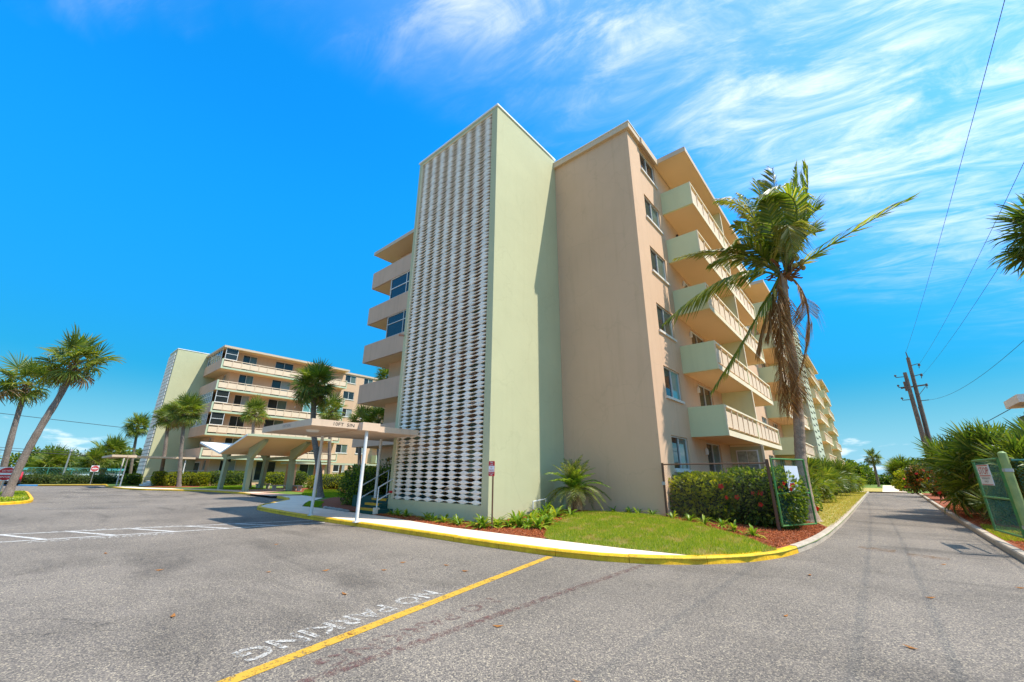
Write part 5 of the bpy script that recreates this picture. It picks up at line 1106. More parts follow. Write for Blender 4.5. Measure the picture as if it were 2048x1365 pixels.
LP = [(-14.2, 9.62), (-13.75, 9.55), (-13.3, 9.6), (-12.0, 9.5), (-11.65, 9.42), (-11.3, 9.3), (-11.05, 9.5), (-10.75, 9.2), (-10.35, 9.4), (-10.0, 9.15), (-9.6, 9.35), (-9.2, 9.3), (-8.95, 9.15), (-9.0, 9.75), (-8.75, 9.55), (-8.5, 9.75), (-8.25, 9.9), (-8.6, 10.2), (-8.2, 10.4), (-7.95, 10.0), (-7.7, 10.45), (-8.5, 10.9), (-8.0, 11.1), (-8.7, 11.7), (-8.3, 11.9), (-9.0, 12.3), (-7.95, 12.2), (-7.6, 10.0), (-9.1, 11.0)]
for i, (x, y) in enumerate(LP):
    o = inst(LM[i % 4], 'lily_plant', None, (x, y, hz(x, y) + .01), (0, 0, i * 1.7), random.uniform(.8, 1.2) * (1.25 if x > -9.3 else .85))
    if y < 9.7 and x < -9.4: tag(o, 'strappy green lily at the foot of the white screen wall', 'plant', 'lilies below the screen')
    else: tag(o, 'sunlit yellow green lily round the corner of the green tower', 'plant', 'lilies round the tower corner')
for i, (x, y) in enumerate([(-7.3, 13.95), (-6.75, 14.0), (-6.4, 13.95), (-5.95, 14.05), (-5.2, 13.85), (-4.7, 13.9), (-4.2, 13.6), (-3.75, 13.75)]):
    tag(inst(LM[i % 4], 'fern_plant', None, (x, y, hz(x, y)), (0, 0, i), .95), 'dark low fern between the lawn and the tan wall or fence', 'plant', 'ferns along the back of the lawn')
for i, (x, y, lab) in enumerate([(-3.3, 13.2, 'lone low fern in the red mulch left of the yellow green one'), (-2.75, 12.75, 'lone bright yellow green fern in the red mulch near the gate'), ]):
    tag(inst(LM[i], 'fern_plant', None, (x, y, hz(x, y)), (0, 0, i), 1.0), lab, 'plant')
# small yucca and tap by the tower
yb = lily_mesh(9, 26, .6); tag(inst(yb, 'yucca', None, (-9.05, 12.9, .25)), 'spiky pale green tuft between the tower and the date palm', 'plant')
tp = empty('garden_tap', (-9.45, 12.1, .2), 'white pipe tap standing at the foot of the green tower wall', 'tap')
MB().tube([(-9.35, 12.0, .15), (-9.35, 12.0, .72), (-9.35, 12.75, .78), (-9.35, 12.75, .3)], .022, 6).build('pipe', M['rail'], tp)
MB().tube([(-9.35, 12.0, .45), (-9.27, 11.95, .42)], .035, 6).build('valve', M['rust'], tp)

# ================================================================== hedges
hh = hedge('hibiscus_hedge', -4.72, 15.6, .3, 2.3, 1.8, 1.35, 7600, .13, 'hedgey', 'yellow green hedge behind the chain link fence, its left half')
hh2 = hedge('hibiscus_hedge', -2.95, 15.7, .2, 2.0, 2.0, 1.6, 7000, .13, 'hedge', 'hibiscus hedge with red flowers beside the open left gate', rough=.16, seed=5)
flowers(hh2, [(-3.75, 14.65, .98), (-3.45, 14.62, 1.0), (-3.0, 14.68, 1.12), (-2.82, 14.7, 1.14), (-2.84, 14.62, .82), (-2.2, 14.85, 1.4), (-2.0, 15.0, 1.36), (-2.05, 15.0, 1.25), (-2.3, 14.9, 1.3), (-3.9, 14.75, 1.3)], 1.0, 2)
hh3 = hedge('hibiscus_hedge', -3.2, 20.5, .2, 2.2, 4.5, 1.5, 5000, .12, 'hedge', 'low hibiscus bush behind the open left gate', rough=.2, seed=8)
flowers(hh3, [(-2.1, 18.6, .6), (-2.2, 18.4, .75), (-2.6, 18.2, 1.1), (-1.95, 19.2, .5)], 1.1, 4)
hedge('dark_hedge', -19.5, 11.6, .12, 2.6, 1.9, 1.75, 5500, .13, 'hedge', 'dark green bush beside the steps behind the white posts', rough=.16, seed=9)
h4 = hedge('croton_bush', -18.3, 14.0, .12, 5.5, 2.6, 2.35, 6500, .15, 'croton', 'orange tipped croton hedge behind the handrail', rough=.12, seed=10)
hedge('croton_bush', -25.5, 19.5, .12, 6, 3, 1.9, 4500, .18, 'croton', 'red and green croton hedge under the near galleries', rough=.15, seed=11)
hedge('clipped_hedge', -39.8, 20.3, .12, 2.4, 5.0, 1.35, 5500, .14, 'hedgey', 'bright yellow clipped hedge in the courtyard', rough=.05, seed=12)
hedge('clipped_hedge', -44, 26, .12, 3, 6, 1.7, 3500, .2, 'hedge', 'green clipped hedge behind the yellow one', rough=.08, seed=13)
hedge('clipped_hedge', -58.9, 16.6, .12, 1.5, 4.4, 1.6, 4000, .17, 'hedge', 'deep green clipped hedge below the far balconies', rough=.05, seed=14)
hedge('clipped_hedge', -57.9, 22.3, .12, 1.5, 4.6, 1.5, 3500, .18, 'hedgey', 'yellow green hedge seen between the carport legs', rough=.05, seed=15)
hedge('clipped_hedge', -61.5, 10.6, .12, 1.8, 1.2, 1.5, 2600, .15, 'hedgey', 'clipped hedge left of the twin palms', rough=.05, seed=16)
hedge('clipped_hedge', -60.2, 12.3, .12, 1.6, 2.8, 1.45, 3200, .16, 'hedgey', 'clipped hedge between the trunks of the twin palms', rough=.05, seed=17)
hedge('clipped_hedge', -58.9, 14.0, .12, 1.6, 1.3, 1.45, 2600, .16, 'hedgey', 'clipped hedge right of the twin palms', rough=.06, seed=18)
hedge('dark_hedge', -66.9, 9.1, .12, 1.8, 1.6, 1.2, 1800, .18, 'hedge', 'dark shrub under the far canopy', rough=.15, seed=19)
hedge('dark_hedge', -49.5, 20.7, .12, 1.6, 1.5, 1.6, 1800, .17, 'hedge', 'dark round bush by the courtyard columns', rough=.2, seed=20)
hedge('sea_grape_hedge', -76.6, 6.4, .1, 2.2, 6.5, .95, 4200, .2, 'shrub', 'dull green hedge at the foot of the far fence, right part', rough=.2, seed=21)
hedge('sea_grape_hedge', -78.0, 1.6, .1, 2.2, 5.0, 1.0, 4000, .2, 'shrub', 'dull green hedge at the foot of the far fence, left part', rough=.2, seed=22)
# ornamental plant by the far corner
tag(inst(lily_mesh(12, 20, .7), 'bromeliad', None, (-57.6, 15.1, .12)), 'orange leaved plant at the corner of the far building', 'plant').data.materials[0] = M['croton']

# ================================================================== grass and mulch
def blades(name, poly, zf, n, h, m, seed, label, wd=.008, patch=0):
    r = random.Random(seed); xs = [p[0] for p in poly]; ys = [p[1] for p in poly]; b = MB(); k = 0; v = b.v; f = b.f
    while k < n:
        x, y = r.uniform(min(xs), max(xs)), r.uniform(min(ys), max(ys))
        if not inpoly((x, y), poly): continue
        if patch:
            pn = hnoise(x * 1.3, y * 1.3, 0, 3) + hnoise(x * 3.7, y * 3.1, 0, 8) * .6
            if patch > 0 and pn * patch > r.uniform(.1, .9): continue
            if patch < 0 and -pn * patch < r.uniform(.0, .5): continue
        k += 1; a = r.uniform(0, 6.28); l = h * r.uniform(.5, 1.3); ln = l * r.uniform(.1, .9); z = zf(x, y) - .006; c, s = math.cos(a), math.sin(a); q = r.uniform(0, 6.28)
        i = len(v); v += [(x - c * wd, y - s * wd, z), (x + c * wd, y + s * wd, z), (x + ln * math.cos(q), y + ln * math.sin(q), z + l)]; f.append((i, i + 1, i + 2))
    b.mi = [0] * len(f)
    return b.build(name, M[m], kind='stuff', label=label)
fz = lambda x, y: hz(x, y) + 0.01 + 0.05 * smooth(min((y - 8.9), kdist(x, y) - .15) * 1.2)
blades('grass', FRONT, fz, 52000, .065, 'grass', 1, 'short grass of the front lawn', .005, 1.25)
blades('dry_grass', FRONT, fz, 13000, .05, 'drygrass', 11, 'straw coloured blades in the front lawn', .005, -1.2)
blades('grass', VERGE, lambda x, y: .128, 12000, .05, 'grass', 12, 'greener grass in the verge', .009, .9)
blades('dry_grass', VERGE, lambda x, y: .128, 26000, .055, 'drygrass', 2, 'dry grass of the verge', .009, 1.0)
blades('grass', [(2.06, 16.5), (2.6, 16.5), (2.9, 20.5), (2.25, 21.5), (2.1, 20)], lambda x, y: .125, 6000, .06, 'grass', 3, 'grass tuft strip at the right gate', .007)
blades('grass', [(-33.4, -3), (-33.4, -.3), (-33.9, .4), (-35.1, .8), (-50.3, .75), (-50, -3)], lambda x, y: .12, 9000, .09, 'grass', 4, 'grass of the palm island', .03)
blades('grass', [(-31.4, 13.6), (-27.9, 13.2), (-24.5, 14.6), (-27.7, 15.2), (-38, 19.8), (-41, 18)], lambda x, y: .12, 14000, .09, 'grassg', 5, 'lush grass of the courtyard lawn', .02)
blades('grass', [(-20.7, 9.15), (-19.7, 9.35), (-22.6, 11.0), (-23.5, 10.6)], lambda x, y: .145, 5000, .07, 'grassg', 6, 'small grass patch beside the walk', .012)
blades('grass', [(-55, 13.0), (-44.5, 13.4), (-45, 16), (-58, 18)], lambda x, y: .11, 9000, .1, 'grassg', 7, 'lawn grass below the far balconies', .03)
def chips(name, poly, zf, n, seed, label, size=.05, avoid=None):
    r = random.Random(seed); xs = [p[0] for p in poly]; ys = [p[1] for p in poly]; b = MB(); k = 0
    while k < n:
        x, y = r.uniform(min(xs), max(xs)), r.uniform(min(ys), max(ys))
        if not inpoly((x, y), poly): continue
        k += 1; a = r.uniform(0, 6.28); l = size * r.uniform(.4, 1.2); wd = l * r.uniform(.15, .4); z = zf(x, y); t = r.uniform(-.02, .03); c, s = math.cos(a), math.sin(a)
        p = [(x + c * u * l - s * q * wd, y + s * u * l + c * q * wd, z + .008 + (t if u > 0 else 0) + .004 * q) for u, q in ((-.5, -.5), (.5, -.5), (.5, .5), (-.5, .5))]
        p.append((x, y, z + .022 + max(t, 0) * .5)); i = len(b.v); b.v += p; b.f += [(i, i + 1, i + 4), (i + 1, i + 2, i + 4), (i + 2, i + 3, i + 4), (i + 3, i, i + 4)]
    b.mi = [0] * len(b.f); return b.build(name, M['chip'], kind='stuff', label=label)
chips('mulch', [(-14.8, 9.2), (-13.9, 9.14), (-9.84, 8.74), (-8.2, 8.78), (-6.6, 8.86), (-7.0, 10.0), (-8.0, 12.6), (-7.9, 14.2), (-9.4, 14.2), (-9.5, 9.9), (-14.8, 9.9)], lambda x, y: hz(x, y) + .012, 11000, 1, 'red bark mulch round the tower foot')
chips('mulch', [(-7.8, 13.9), (-5.7, 13.85), (-4.0, 13.1), (-2.7, 12.0), (-2.05, 11.1), (-1.8, 12.3), (-1.62, 14), (-1.55, 16.6), (-1.8, 17.5), (-2.6, 19.0), (-5.4, 17)], lambda x, y: hz(x, y) + .006, 11000, 2, 'red bark mulch by the left gate')
chips('mulch', [(2.1, 13), (3.4, 13), (4.5, 30), (3.6, 40), (2.4, 34), (2.2, 25)], lambda x, y: .125, 9000, 3, 'red bark mulch under the palmettos', .08)
r_ = random.Random(77)
lm_ = MB().face([(-.06, 0, .012), (0, -.024, .003), (.07, 0, .018), (0, .026, .006)]).mesh('fallen_leaf', M['litter'])
for (x, y) in [(-8.2, 3.2), (-7.6, 3.9), (-6.9, 4.6), (-6.4, 5.6), (-7.2, 5.2), (-6.0, 3.4), (-5.8, 5.5), (-9.7, 2.0), (-12.4, 1.6), (-11.1, 4.4), (-3.55, 3.9), (-2.2, 3.4), (-1.2, 6.5), (-.55, 4.6), (-.1, 6.2), (.9, 7.4), (1.3, 10.5), (-1.25, 9.3), (.6, 12.2), (.2, 8.8), (-4.55, 2.7), (-6.6, 1.6), (1.1, 5.4)]:
    tag(inst(lm_, 'fallen_leaf', None, (x, y, .002), (0, 0, r_.uniform(0, 6.28)), r_.uniform(.7, 1.2)), 'curled brown leaf lying on the asphalt', 'leaf', 'fallen leaves on the asphalt')

# ================================================================== chain link fences and gates
def chainlink(b, p0, p1, z0, z1, cell=0.075, r=0.0015):
    p0, p1 = Vector((*p0, 0)), Vector((*p1, 0)); L = (p1 - p0).length; d = (p1 - p0) / L; n = Vector((-d.y, d.x, 0)); H = z1 - z0; s = -H
    while s < L:
        for sg in (1, -1):
            a0, a1 = s, s + H; t0, t1 = max(0, -a0 / H), min(1, (L - a0) / H)
            if t1 - t0 < 0.02: continue
            A, B = (a0 + H * t0, a0 + H * t1); za, zb = (z0 + H * t0, z0 + H * t1) if sg > 0 else (z1 - H * t0, z1 - H * t1)
            b.tube([p0 + d * A + Vector((0, 0, za)) + n * r * sg, p0 + d * B + Vector((0, 0, zb)) + n * r * sg], r, 3, False)
        s += cell
    return b
cf = empty('chain_link_fence', (-5.5, 14.33, .3), 'rusty chain link fence from the tan wall corner to the left gate', 'fence')
MB().tube([(-5.52, 14.2, .2), (-5.5, 14.2, 2.02)], .04, 8).build('post', M['rust'], cf); MB().tube([(-5.5, 14.2, 1.97), (-2.5, 14.5, 1.99)], .024, 6).build('top_rail', M['rust'], cf)
MB().tube([(-2.46, 14.5, .05), (-2.46, 14.5, 2.1)], .045, 8).build('post', M['rust'], cf)
chainlink(MB(), (-5.5, 14.2), (-2.5, 14.5), .32, 2.05, .08, .0012).build('wire_mesh', M['wire'], cf, kind='stuff')
MB().box(-5.55, -5.45, 14.12, 14.16, 1.32, 1.42).build('latch', M['steel'], cf)
def gate(p0, p1, z0, z1, label, pipe, wire, r=.028):
    g = empty('gate', (*p0, z0), label, 'gate'); P = lambda q, z: (*q, z); zm = z0 + (z1 - z0) * .47
    MB().tube([P(p0, z0), P(p0, z1)], r, 8).build('frame_post', pipe, g); MB().tube([P(p1, z0), P(p1, z1)], r, 8).build('frame_post', pipe, g)
    for z in (z0 + .02, zm, z1 - .02): MB().tube([P(p0, z), P(p1, z)], r * .9, 8).build('crossbar', pipe, g)
    chainlink(MB(), p0, p1, z0, z1, .08, .0015).build('wire_mesh', wire, g, kind='stuff'); return g
gl = gate((-2.36, 14.5), (-1.72, 15.95), .26, 2.13, 'open green gate leaf on the left with a blank white board', M['gateg'], M['wireg'])
gd = Vector((.64, 1.45, 0)).normalized(); gn = Vector((gd.y, -gd.x, 0))
o_ = Vector((-2.36, 14.5, 0)) + gd * .55 + gn * .03
q0, q1 = o_, o_ + gd * .62
MB().raw([(q0.x, q0.y, 1.18), (q1.x, q1.y, 1.18), (q1.x, q1.y, 1.92), (q0.x, q0.y, 1.92)] + [(p.x - gn.x * .012, p.y - gn.y * .012, z) for p, z in ((q0, 1.18), (q1, 1.18), (q1, 1.92), (q0, 1.92))], [(0, 1, 2, 3), (7, 6, 5, 4), (0, 4, 5, 1), (1, 5, 6, 2), (2, 6, 7, 3), (3, 7, 4, 0)]).build('board', M['signg'], gl)
grt = gate((2.17, 14.9), (1.97, 16.65), .34, 2.06, 'open green gate leaf on the right carrying the stop board', M['gateg'], M['wiret'])
sd_ = Vector((-.2, 1.75, 0)).normalized(); sn = Vector((-sd_.y, sd_.x, 0)); org = Vector((2.17, 14.9, 0)) + sd_ * .62 + sn * .035
def sb(u, z): p = org + sd_ * u; return (p.x, p.y, z)
ss = MB().raw([sb(0, 1.44), sb(.84, 1.44), sb(.84, 1.93), sb(0, 1.93)] + [tuple(Vector(sb(u, z)) - sn * .01) for u, z in ((0, 1.44), (.84, 1.44), (.84, 1.93), (0, 1.93))], [(0, 1, 2, 3), (7, 6, 5, 4), (0, 4, 5, 1), (1, 5, 6, 2), (2, 6, 7, 3), (3, 7, 4, 0)]).build('board', M['signw'], grt)
def sbar(z0, z1): MB().face([Vector(sb(.04, z0)) + sn * .004, Vector(sb(.80, z0)) + sn * .004, Vector(sb(.80, z1)) + sn * .004, Vector(sb(.04, z1)) + sn * .004]).build('red_bar', M['signr'], ss)
sbar(1.9, 1.92); sbar(1.655, 1.675); sbar(1.45, 1.465)
text('lettering', 'STOP', M['signr'], ss, Vector(sb(.76, 1.70)) + sn * .002, -sd_, (0, 0, 1), .17, .003, .68)
for i, (tx, wd) in enumerate((('RESIDENTS', .56), ('ONLY', .3))):
    text('lettering', tx, M['ink'], ss, Vector(sb(.70 - (.13 if i else 0), 1.585 - .075 * i)) + sn * .002, -sd_, (0, 0, 1), .04, .003, wd)
rf = empty('chain_link_fence', (2.24, 14.7, .1), 'green chain link fence with a fat olive post at the right edge', 'fence')
MB().tube([(2.24, 14.7, .05), (2.24, 14.7, 2.16), (2.24, 14.7, 2.2)], [.075, .075, .03], 12).build('post', M['olive'], rf)
MB().tube([(2.34, 14.68, 2.0), (7, 14.5, 2.0)], .024, 6).build('top_rail', M['wiret'], rf); MB().tube([(4.6, 14.6, .05), (4.6, 14.6, 2.05)], .035, 8).build('post', M['olive'], rf)
chainlink(MB(), (2.36, 14.68), (7, 14.5), .2, 2.05, .08, .002).build('wire_mesh', M['wiret'], rf, kind='stuff')
for z in (.55, 1.75): MB().tube([(2.24, 14.7, z), (2.24, 14.7, z + .07)], .09, 10).build('hinge_band', M['steel'], rf)
# far fence
ff = empty('chain_link_fence', (-79, 0, .1), 'long chain link fence with vines beyond the far kerb', 'fence')
b = MB(); b.tube([(-82, -9, 2.0), (-79, 1, 2.0), (-78.2, 9.5, 2.0)], .035, 6).build('top_rail', M['wireg'], ff)
for i in range(9):
    y = -8 + 2.1 * i; x = -79 - .3 * (1 - y) / 1 * (1 if y < 1 else 0) + (.09 * (y - 1) if y > 1 else 0); MB().tube([(x, y, 0), (x, y, 2.05)], .04, 6).build('post', M['wireg'], ff)
chainlink(MB(), (-79, 1), (-78.2, 9.5), .2, 2.0, .3, .008).build('wire_mesh', M['wireg'], ff, kind='stuff'); chainlink(MB(), (-82, -9), (-79, 1), .2, 2.0, .3, .008).build('wire_mesh', M['wireg'], ff, kind='stuff')
leafcloud(MB(), 2600, lambda r: ((lambda y: Vector((-78.9 + r.uniform(-.15, .15), y, .2 + 1.7 * r.random() ** 1.5 * (0.6 + .4 * math.sin(y * 1.7)))))(r.uniform(-2, 9)), Vector((1, 0, 0))), .22, 5).build('vines', M['shrub'], ff, kind='stuff')

# ================================================================== signs
fs_ = empty('fire_lane_sign', (-8.58, 9.1, .13), 'red and white fire lane sign on a thin brown post by the tower corner', 'sign')
MB().tube([(-8.58, 9.12, .1), (-8.58, 9.12, 1.62)], .024, 8).build('post', M['rust'], fs_)
X0, X1, Z0, Z1 = -8.73, -8.49, 1.56, 1.985
pl = MB().prism([(X0 + .02, Z0), (X1 - .02, Z0), (X1, Z0 + .02), (X1, Z1 - .02), (X1 - .02, Z1), (X0 + .02, Z1), (X0, Z1 - .02), (X0, Z0 + .02)], 'Y', 9.085, 9.09).build('plate', M['signr'], fs_)
MB().box(X0 + .006, X1 - .006, 9.081, 9.0849, Z0 + .125, Z1 - .135).build('white_band', M['signw'], pl)
for s_, z, h, wd, m in (('FIRE', Z1 - .06, .042, .12, 'signw'), ('LANE', Z1 - .12, .042, .13, 'signw'), ('NO', Z0 + .215, .048, .07, 'signr'), ('PARKING', Z0 + .145, .045, .19, 'signr'), ('TOW-AWAY', Z0 + .07, .034, .2, 'signw'), ('AREA' if False else 'ZONE', Z0 + .02, .036, .11, 'signw')):
    text('lettering', s_, M[m], pl, ((X0 + X1) / 2 - wd / 2, 9.0795, z), (1, 0, 0), (0, 0, 1), h, .0015, wd)
def noentry(x, y, z, s, label, yaw=0.0, post=2.2):
    g = empty('no_entry_sign', (x, y, .1), label, 'sign'); MB().tube([(x - .03, y, .05), (x - .03, y, z + s * .4)], .035, 6).build('post', M['steel'], g)
    p = MB().box(x, x + .02, y - s / 2, y + s / 2, z - s / 2, z + s / 2).build('plate', M['signw'], g); n = 28
    MB().face([(x + .024, y + s * .47 * math.cos(2 * math.pi * i / n), z + s * .47 * math.sin(2 * math.pi * i / n)) for i in range(n)]).build('red_disc', M['signr'], p)
    MB().box(x + .0245, x + .027, y - s * .36, y + s * .36, z - s * .07, z + s * .07).build('white_bar', M['signw'], p)
    text('lettering', 'DO NOT', M['signw'], p, (x + .026, y - s * .26, z + s * .17), (0, 1, 0), (0, 0, 1), s * .12, .002, s * .52)
    text('lettering', 'ENTER', M['signw'], p, (x + .026, y - s * .24, z - s * .29), (0, 1, 0), (0, 0, 1), s * .12, .002, s * .48)
noentry(-43.5, -.42, 1.42, .85, 'do not enter sign beside the leaning palm on the left')
noentry(-73.5, 6.2, 1.95, .72, 'small do not enter sign in front of the far fence')
# bench on the island and courtyard benches
def bench(x, y, label, along='Y', L=1.3, group=None, z=.12):
    g = empty('stone_bench', (x, y, z), label, 'bench', group); a = (lambda u, v: (x + v, y + u)) if along == 'Y' else (lambda u, v: (x + u, y + v))
    p, q = a(-L / 2, -.2), a(L / 2, .2); MB().box(p[0], q[0], p[1], q[1], z + .36, z + .44).build('seat', M['bench'], g)
    for s in (-.36, .36):
        p, q = a(s * L - .12, -.15), a(s * L + .12, .15); MB().prism([(p[0], p[1]), (q[0], p[1]), (q[0], q[1]), (p[0], q[1])], 'Z', z, z + .36).build('leg', M['bench'], g)
bench(-36.1, -.95, 'dark bench at the left edge of the island', 'X', 1.6)
bench(-41.2, 15.9, 'stone bench between the right carport legs', 'Y', 1.6, 'stone benches in the courtyard')
bench(-47.0, 16.4, 'stone bench behind the middle carport leg', 'Y', 1.3, 'stone benches in the courtyard')
bench(-39.6, 16.6, 'stone bench right of the carport with flowers behind', 'X', 1.6, 'stone benches in the courtyard')
# ================================================================== car
cx, cy = -76.1, -.35
car = empty('parked_car', (cx, cy, 0), 'red car parked tail out behind the leaning palm', 'car')
prof = [(-2.2, .45), (2.2, .42), (2.25, .75), (2.12, 1.0), (1.75, 1.02), (1.35, 1.5), (-.5, 1.55), (-1.1, 1.1), (-2.1, .95), (-2.25, .7)]
o = MB().prism([(cx + a, b_) for a, b_ in prof], 'Y', cy - .88, cy + .88).build('body', M['car'], car); setnormals(o); bv = o.modifiers.new('bevel', 'BEVEL'); bv.width = .07; bv.segments = 2
MB().obox((cx + 1.80, cy, 1.05), (cx + 1.42, cy, 1.46), 1.45, .03, (1, 0, 1)).build('rear_window', M['glass'], car)
MB().box(cx + 2.2, cx + 2.34, cy - .86, cy + .86, .36, .62).build('bumper', M['plastic'], car)
for s in (-1, 1): MB().box(cx + 2.08, cx + 2.28, cy + s * .72 - .14, cy + s * .72 + .14, .74, .96).build('tail_light', M['signr'], car)
MB().box(cx + 2.26, cx + 2.285, cy - .22, cy + .22, .66, .78).build('number_plate', M['signw'], car)
for wx in (-1.35, 1.4):
    for s in (-1, 1): MB().tube([(cx + wx, cy + s * .92, .33), (cx + wx, cy + s * .68, .33)], .33, 14).build('wheel', M['tyre'], car)
for s in (-1, 1): MB().box(cx - .5, cx - .38, cy + s * .98 - .1, cy + s * .98 + .1, .98, 1.12).build('wing_mirror', M['plastic'], car)

# ================================================================== poles, cables
pg = 'utility poles at the end of the drive'
up1 = empty('utility_pole', (4.0, 54.9, 0), 'tall wooden utility pole with insulator arms and cables', 'utility pole', pg)
MB().tube([(4.0, 54.9, 0), (4.25, 54.9, 6.5), (4.46, 54.9, 12.9)], [.21, .18, .14], 10).build('pole', M['wood'], up1)
def arm(par, p, q, m='insul', r=.03): MB().obox(p, q, r * 2, r * 2).build('crossarm', M[m], par)
def insul(par, p, d):
    p = Vector(p); d = Vector(d); MB().tube([p, p + d * .25, p + d * .3, p + d * .55, p + d * .6], [.03, .03, .11, .07, .03], 7).build('insulator', M['insul'], par)
MB().tube([(4.46, 54.9, 12.9), (4.44, 54.9, 13.5)], [.06, .04], 6).build('insulator', M['insul'], up1)
arm(up1, (4.45, 54.8, 12.05), (5.0, 54.7, 12.15)); insul(up1, (5.0, 54.7, 11.7), (.15, 0, .8)); arm(up1, (4.4, 54.8, 11.0), (5.0, 54.7, 11.1)); insul(up1, (4.95, 54.7, 10.7), (.15, 0, .8))
arm(up1, (3.3, 54.8, 9.95), (5.2, 54.65, 10.05), 'wood', .06); insul(up1, (5.1, 54.65, 9.7), (.1, 0, .8)); arm(up1, (4.3, 54.8, 8.6), (5.0, 54.75, 8.62))
MB().obox((4.3, 54.75, 9.0), (5.05, 54.7, 9.9), .04, .04).build('brace', M['insul'], up1)
up2 = empty('utility_pole', (3.72, 54.5, 0), 'shorter wooden utility pole left of the tall one', 'utility pole', pg)
MB().tube([(3.75, 54.5, 0), (3.82, 54.5, 6), (3.9, 54.5, 11.4)], [.22, .19, .15], 10).build('pole', M['wood'], up2)
for z in (11.0, 10.0, 8.75): arm(up2, (3.15, 54.5, z), (3.9, 54.5, z)); insul(up2, (3.18, 54.5, z - .02), (-.05, 0, .5))
MB().tube([(3.7, 54.45, 9.6), (3.7, 54.45, 10.5)], .14, 8).build('transformer', M['insul'], up2)
MB().tube([(4.1, 54.4, 8.0), (4.15, 54.3, 6.5), (4.1, 54.4, 5.0), (4.1, 54.4, 2.0)], .035, 5).build('cable_riser', M['cable'], up2)
def cable(p, q, sag, label, r=.0085, group='overhead cables on the right', n=24):
    p, q = Vector(p), Vector(q)
    o = MB().tube([p.lerp(q, i / n) - Vector((0, 0, sag * 4 * (i / n) * (1 - i / n))) for i in range(n + 1)], r, 4, False).build('overhead_cable', M['cable'], None, p); tag(o, label, 'cable', group)
cable((4.46, 54.9, 13.5), (4.6, 2, 12.6), .35, 'topmost cable, the steepest of the four at the right')
cable((5.1, 54.7, 12.1), (5.0, 4, 10.3), .5, 'second cable from the left, from the upper right arm', .008)
cable((5.1, 54.7, 11.05), (4.8, 4, 8.6), .45, 'third cable, passing behind the palm crown at the right', .008)
cable((5.0, 54.75, 8.62), (5.4, 4, 7.4), 1.3, 'lowest sagging cable from the tall pole', .010)
cable((3.9, 45, 3.9), (8, 20, 6.6), .15, 'service cable running to the white eaves', .02)
gL = 'overhead cables beyond the lot'
cable((-92, -40, 12.0), (-88, 40, 6.4), .3, 'upper cable crossing the sky left of the far tower', .035, gL)
cable((-95, -40, 7.0), (-90, 40, 2.6), .2, 'middle cable low over the far trees', .03, gL); cable((-93, -40, 6.6), (-88.5, 40, 2.2), .2, 'lowest thick cable over the far trees', .045, gL)
def lightpole(x, y, h, label):
    g = empty('light_pole', (x, y, .1), label, 'light pole', 'slim poles beyond the lot'); MB().tube([(x, y, .1), (x, y, h)], [.11, .08], 7).build('pole', M['steel'], g); MB().tube([(x, y, h), (x, y, h + .3)], [.2, .12], 7).build('lamp_head', M['steel'], g)
lightpole(-75, .12, 4.75, 'slim grey pole between the two island palms'); lightpole(-86, 4.28, 4.3, 'slim pale pole right of the leaning palms'); 

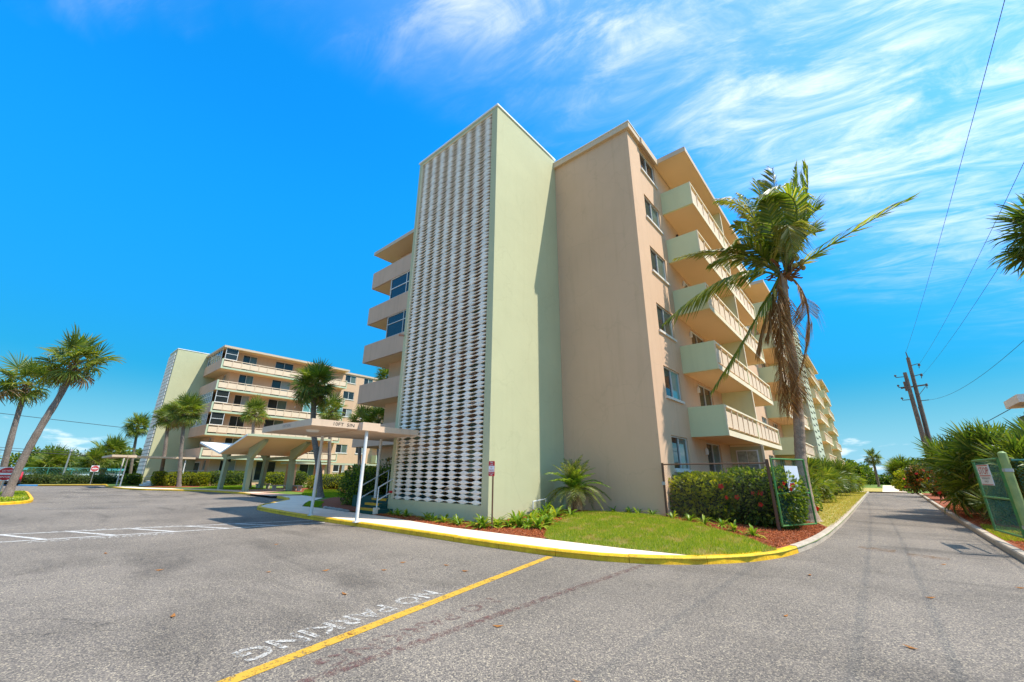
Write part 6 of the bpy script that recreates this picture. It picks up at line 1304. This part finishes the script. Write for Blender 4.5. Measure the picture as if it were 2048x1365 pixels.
# ================================================================== far buildings
lb = empty('low_building', (-100, 2, 0), 'long low pale blue building behind the far fence', 'building')
MB().box(-106, -100, -14, 12, 0, 1.75).build('wall', M['house'], lb); MB().box(-106.3, -99.7, -14.3, 12.3, 1.752, 2.15).build('roof', M['roott'], lb)
wm_ = MB().box(0, .04, -.5, .5, 0, .8).mesh('window', M['blind'])
for i in range(12): inst(wm_, 'window', lb, (-99.995, -12.5 + 2.1 * i, .6))
def house(x, y, w_, d_, h, rh, wall, roof, label, g='houses beyond the far fence'):
    o = empty('house', (x, y, 0), label, 'house', g); MB().box(x - d_ / 2, x + d_ / 2, y - w_ / 2, y + w_ / 2, 0, h).build('wall', wall, o)
    a, b_ = d_ / 2 + .5, w_ / 2 + .5; r = MB().raw([(x - a, y - b_, h), (x + a, y - b_, h), (x + a, y + b_, h), (x - a, y + b_, h), (x, y - b_ * .45, h + rh), (x, y + b_ * .45, h + rh)], [(0, 1, 4), (1, 2, 5, 4), (2, 3, 5), (3, 0, 4, 5), (3, 2, 1, 0)]).build('roof', roof, o)
    for i in range(3):
        yy = y - w_ / 2 + w_ * (i + .5) / 3; f = MB().box(x + d_ / 2, x + d_ / 2 + .05, yy - .6, yy + .6, h - 1.6, h - .4).build('window', M['white'], o); MB().box(x + d_ / 2 + .051, x + d_ / 2 + .06, yy - .5, yy + .5, h - 1.5, h - .5).build('pane', M['glass'], f)
house(-128, 5.6, 7, 7, 3.0, 1.3, M['housew'], M['roofb'], 'house with brown hipped roof behind the far trees')
house(-122, 10.6, 5, 7, 4.2, 1.2, M['house'], M['roofd'], 'house with dark blue roof left of the far canopy')
house(-126, -6, 6, 7, 3.4, .9, M['housew'], M['housew'], 'white roofed house at the left edge beyond the lot')
wh = empty('beach_house', (9.5, 31.5, 0), 'white two storey house with deep eaves behind the palmettos', 'house')
MB().box(6.6, 14, 30.6, 32.6, 0, 5.0).build('wall', M['housew'], wh); MB().box(5.72, 14.5, 30.2, 33, 5.05, 5.42).build('roof', M['white'], wh); MB().box(5.95, 14.2, 30.4, 32.8, 4.2, 4.55).build('porch_roof', M['roofd'], wh)
for i in range(2): f = MB().box(8 + 3 * i, 9.4 + 3 * i, 30.52, 30.6, 2.6, 3.9).build('window', M['white'], wh); MB().box(8.1 + 3 * i, 9.3 + 3 * i, 30.51, 30.519, 2.7, 3.8).build('pane', M['glass'], f)
# edging stones by the mulch, and stones by the footpath
rm = MB(); vs = []; fs = []
for j in range(5):
    for i in range(7):
        th = math.pi * j / 4; ph = 2 * math.pi * i / 7; q = 1 + .2 * math.sin(i * 2.3 + j * 1.7); vs.append((.16 * q * math.sin(th) * math.cos(ph), .1 * q * math.sin(th) * math.sin(ph), .07 * math.cos(th)))
for j in range(4):
    for i in range(7): fs.append((j * 7 + i, j * 7 + (i + 1) % 7, (j + 1) * 7 + (i + 1) % 7, (j + 1) * 7 + i))
rm = rm.raw(vs, fs).mesh('edging_stone', M['rock'])
for i in range(9): tag(inst(rm, 'edging_stone', None, (-18.9 + .29 * i, 9.33 - .03 * i + random.uniform(-.02, .02), .16), (0, 0, random.uniform(-.3, .3)), random.uniform(.8, 1.1)), 'grey edging stone along the mulch by the walk', 'stone', 'edging stones by the walk')
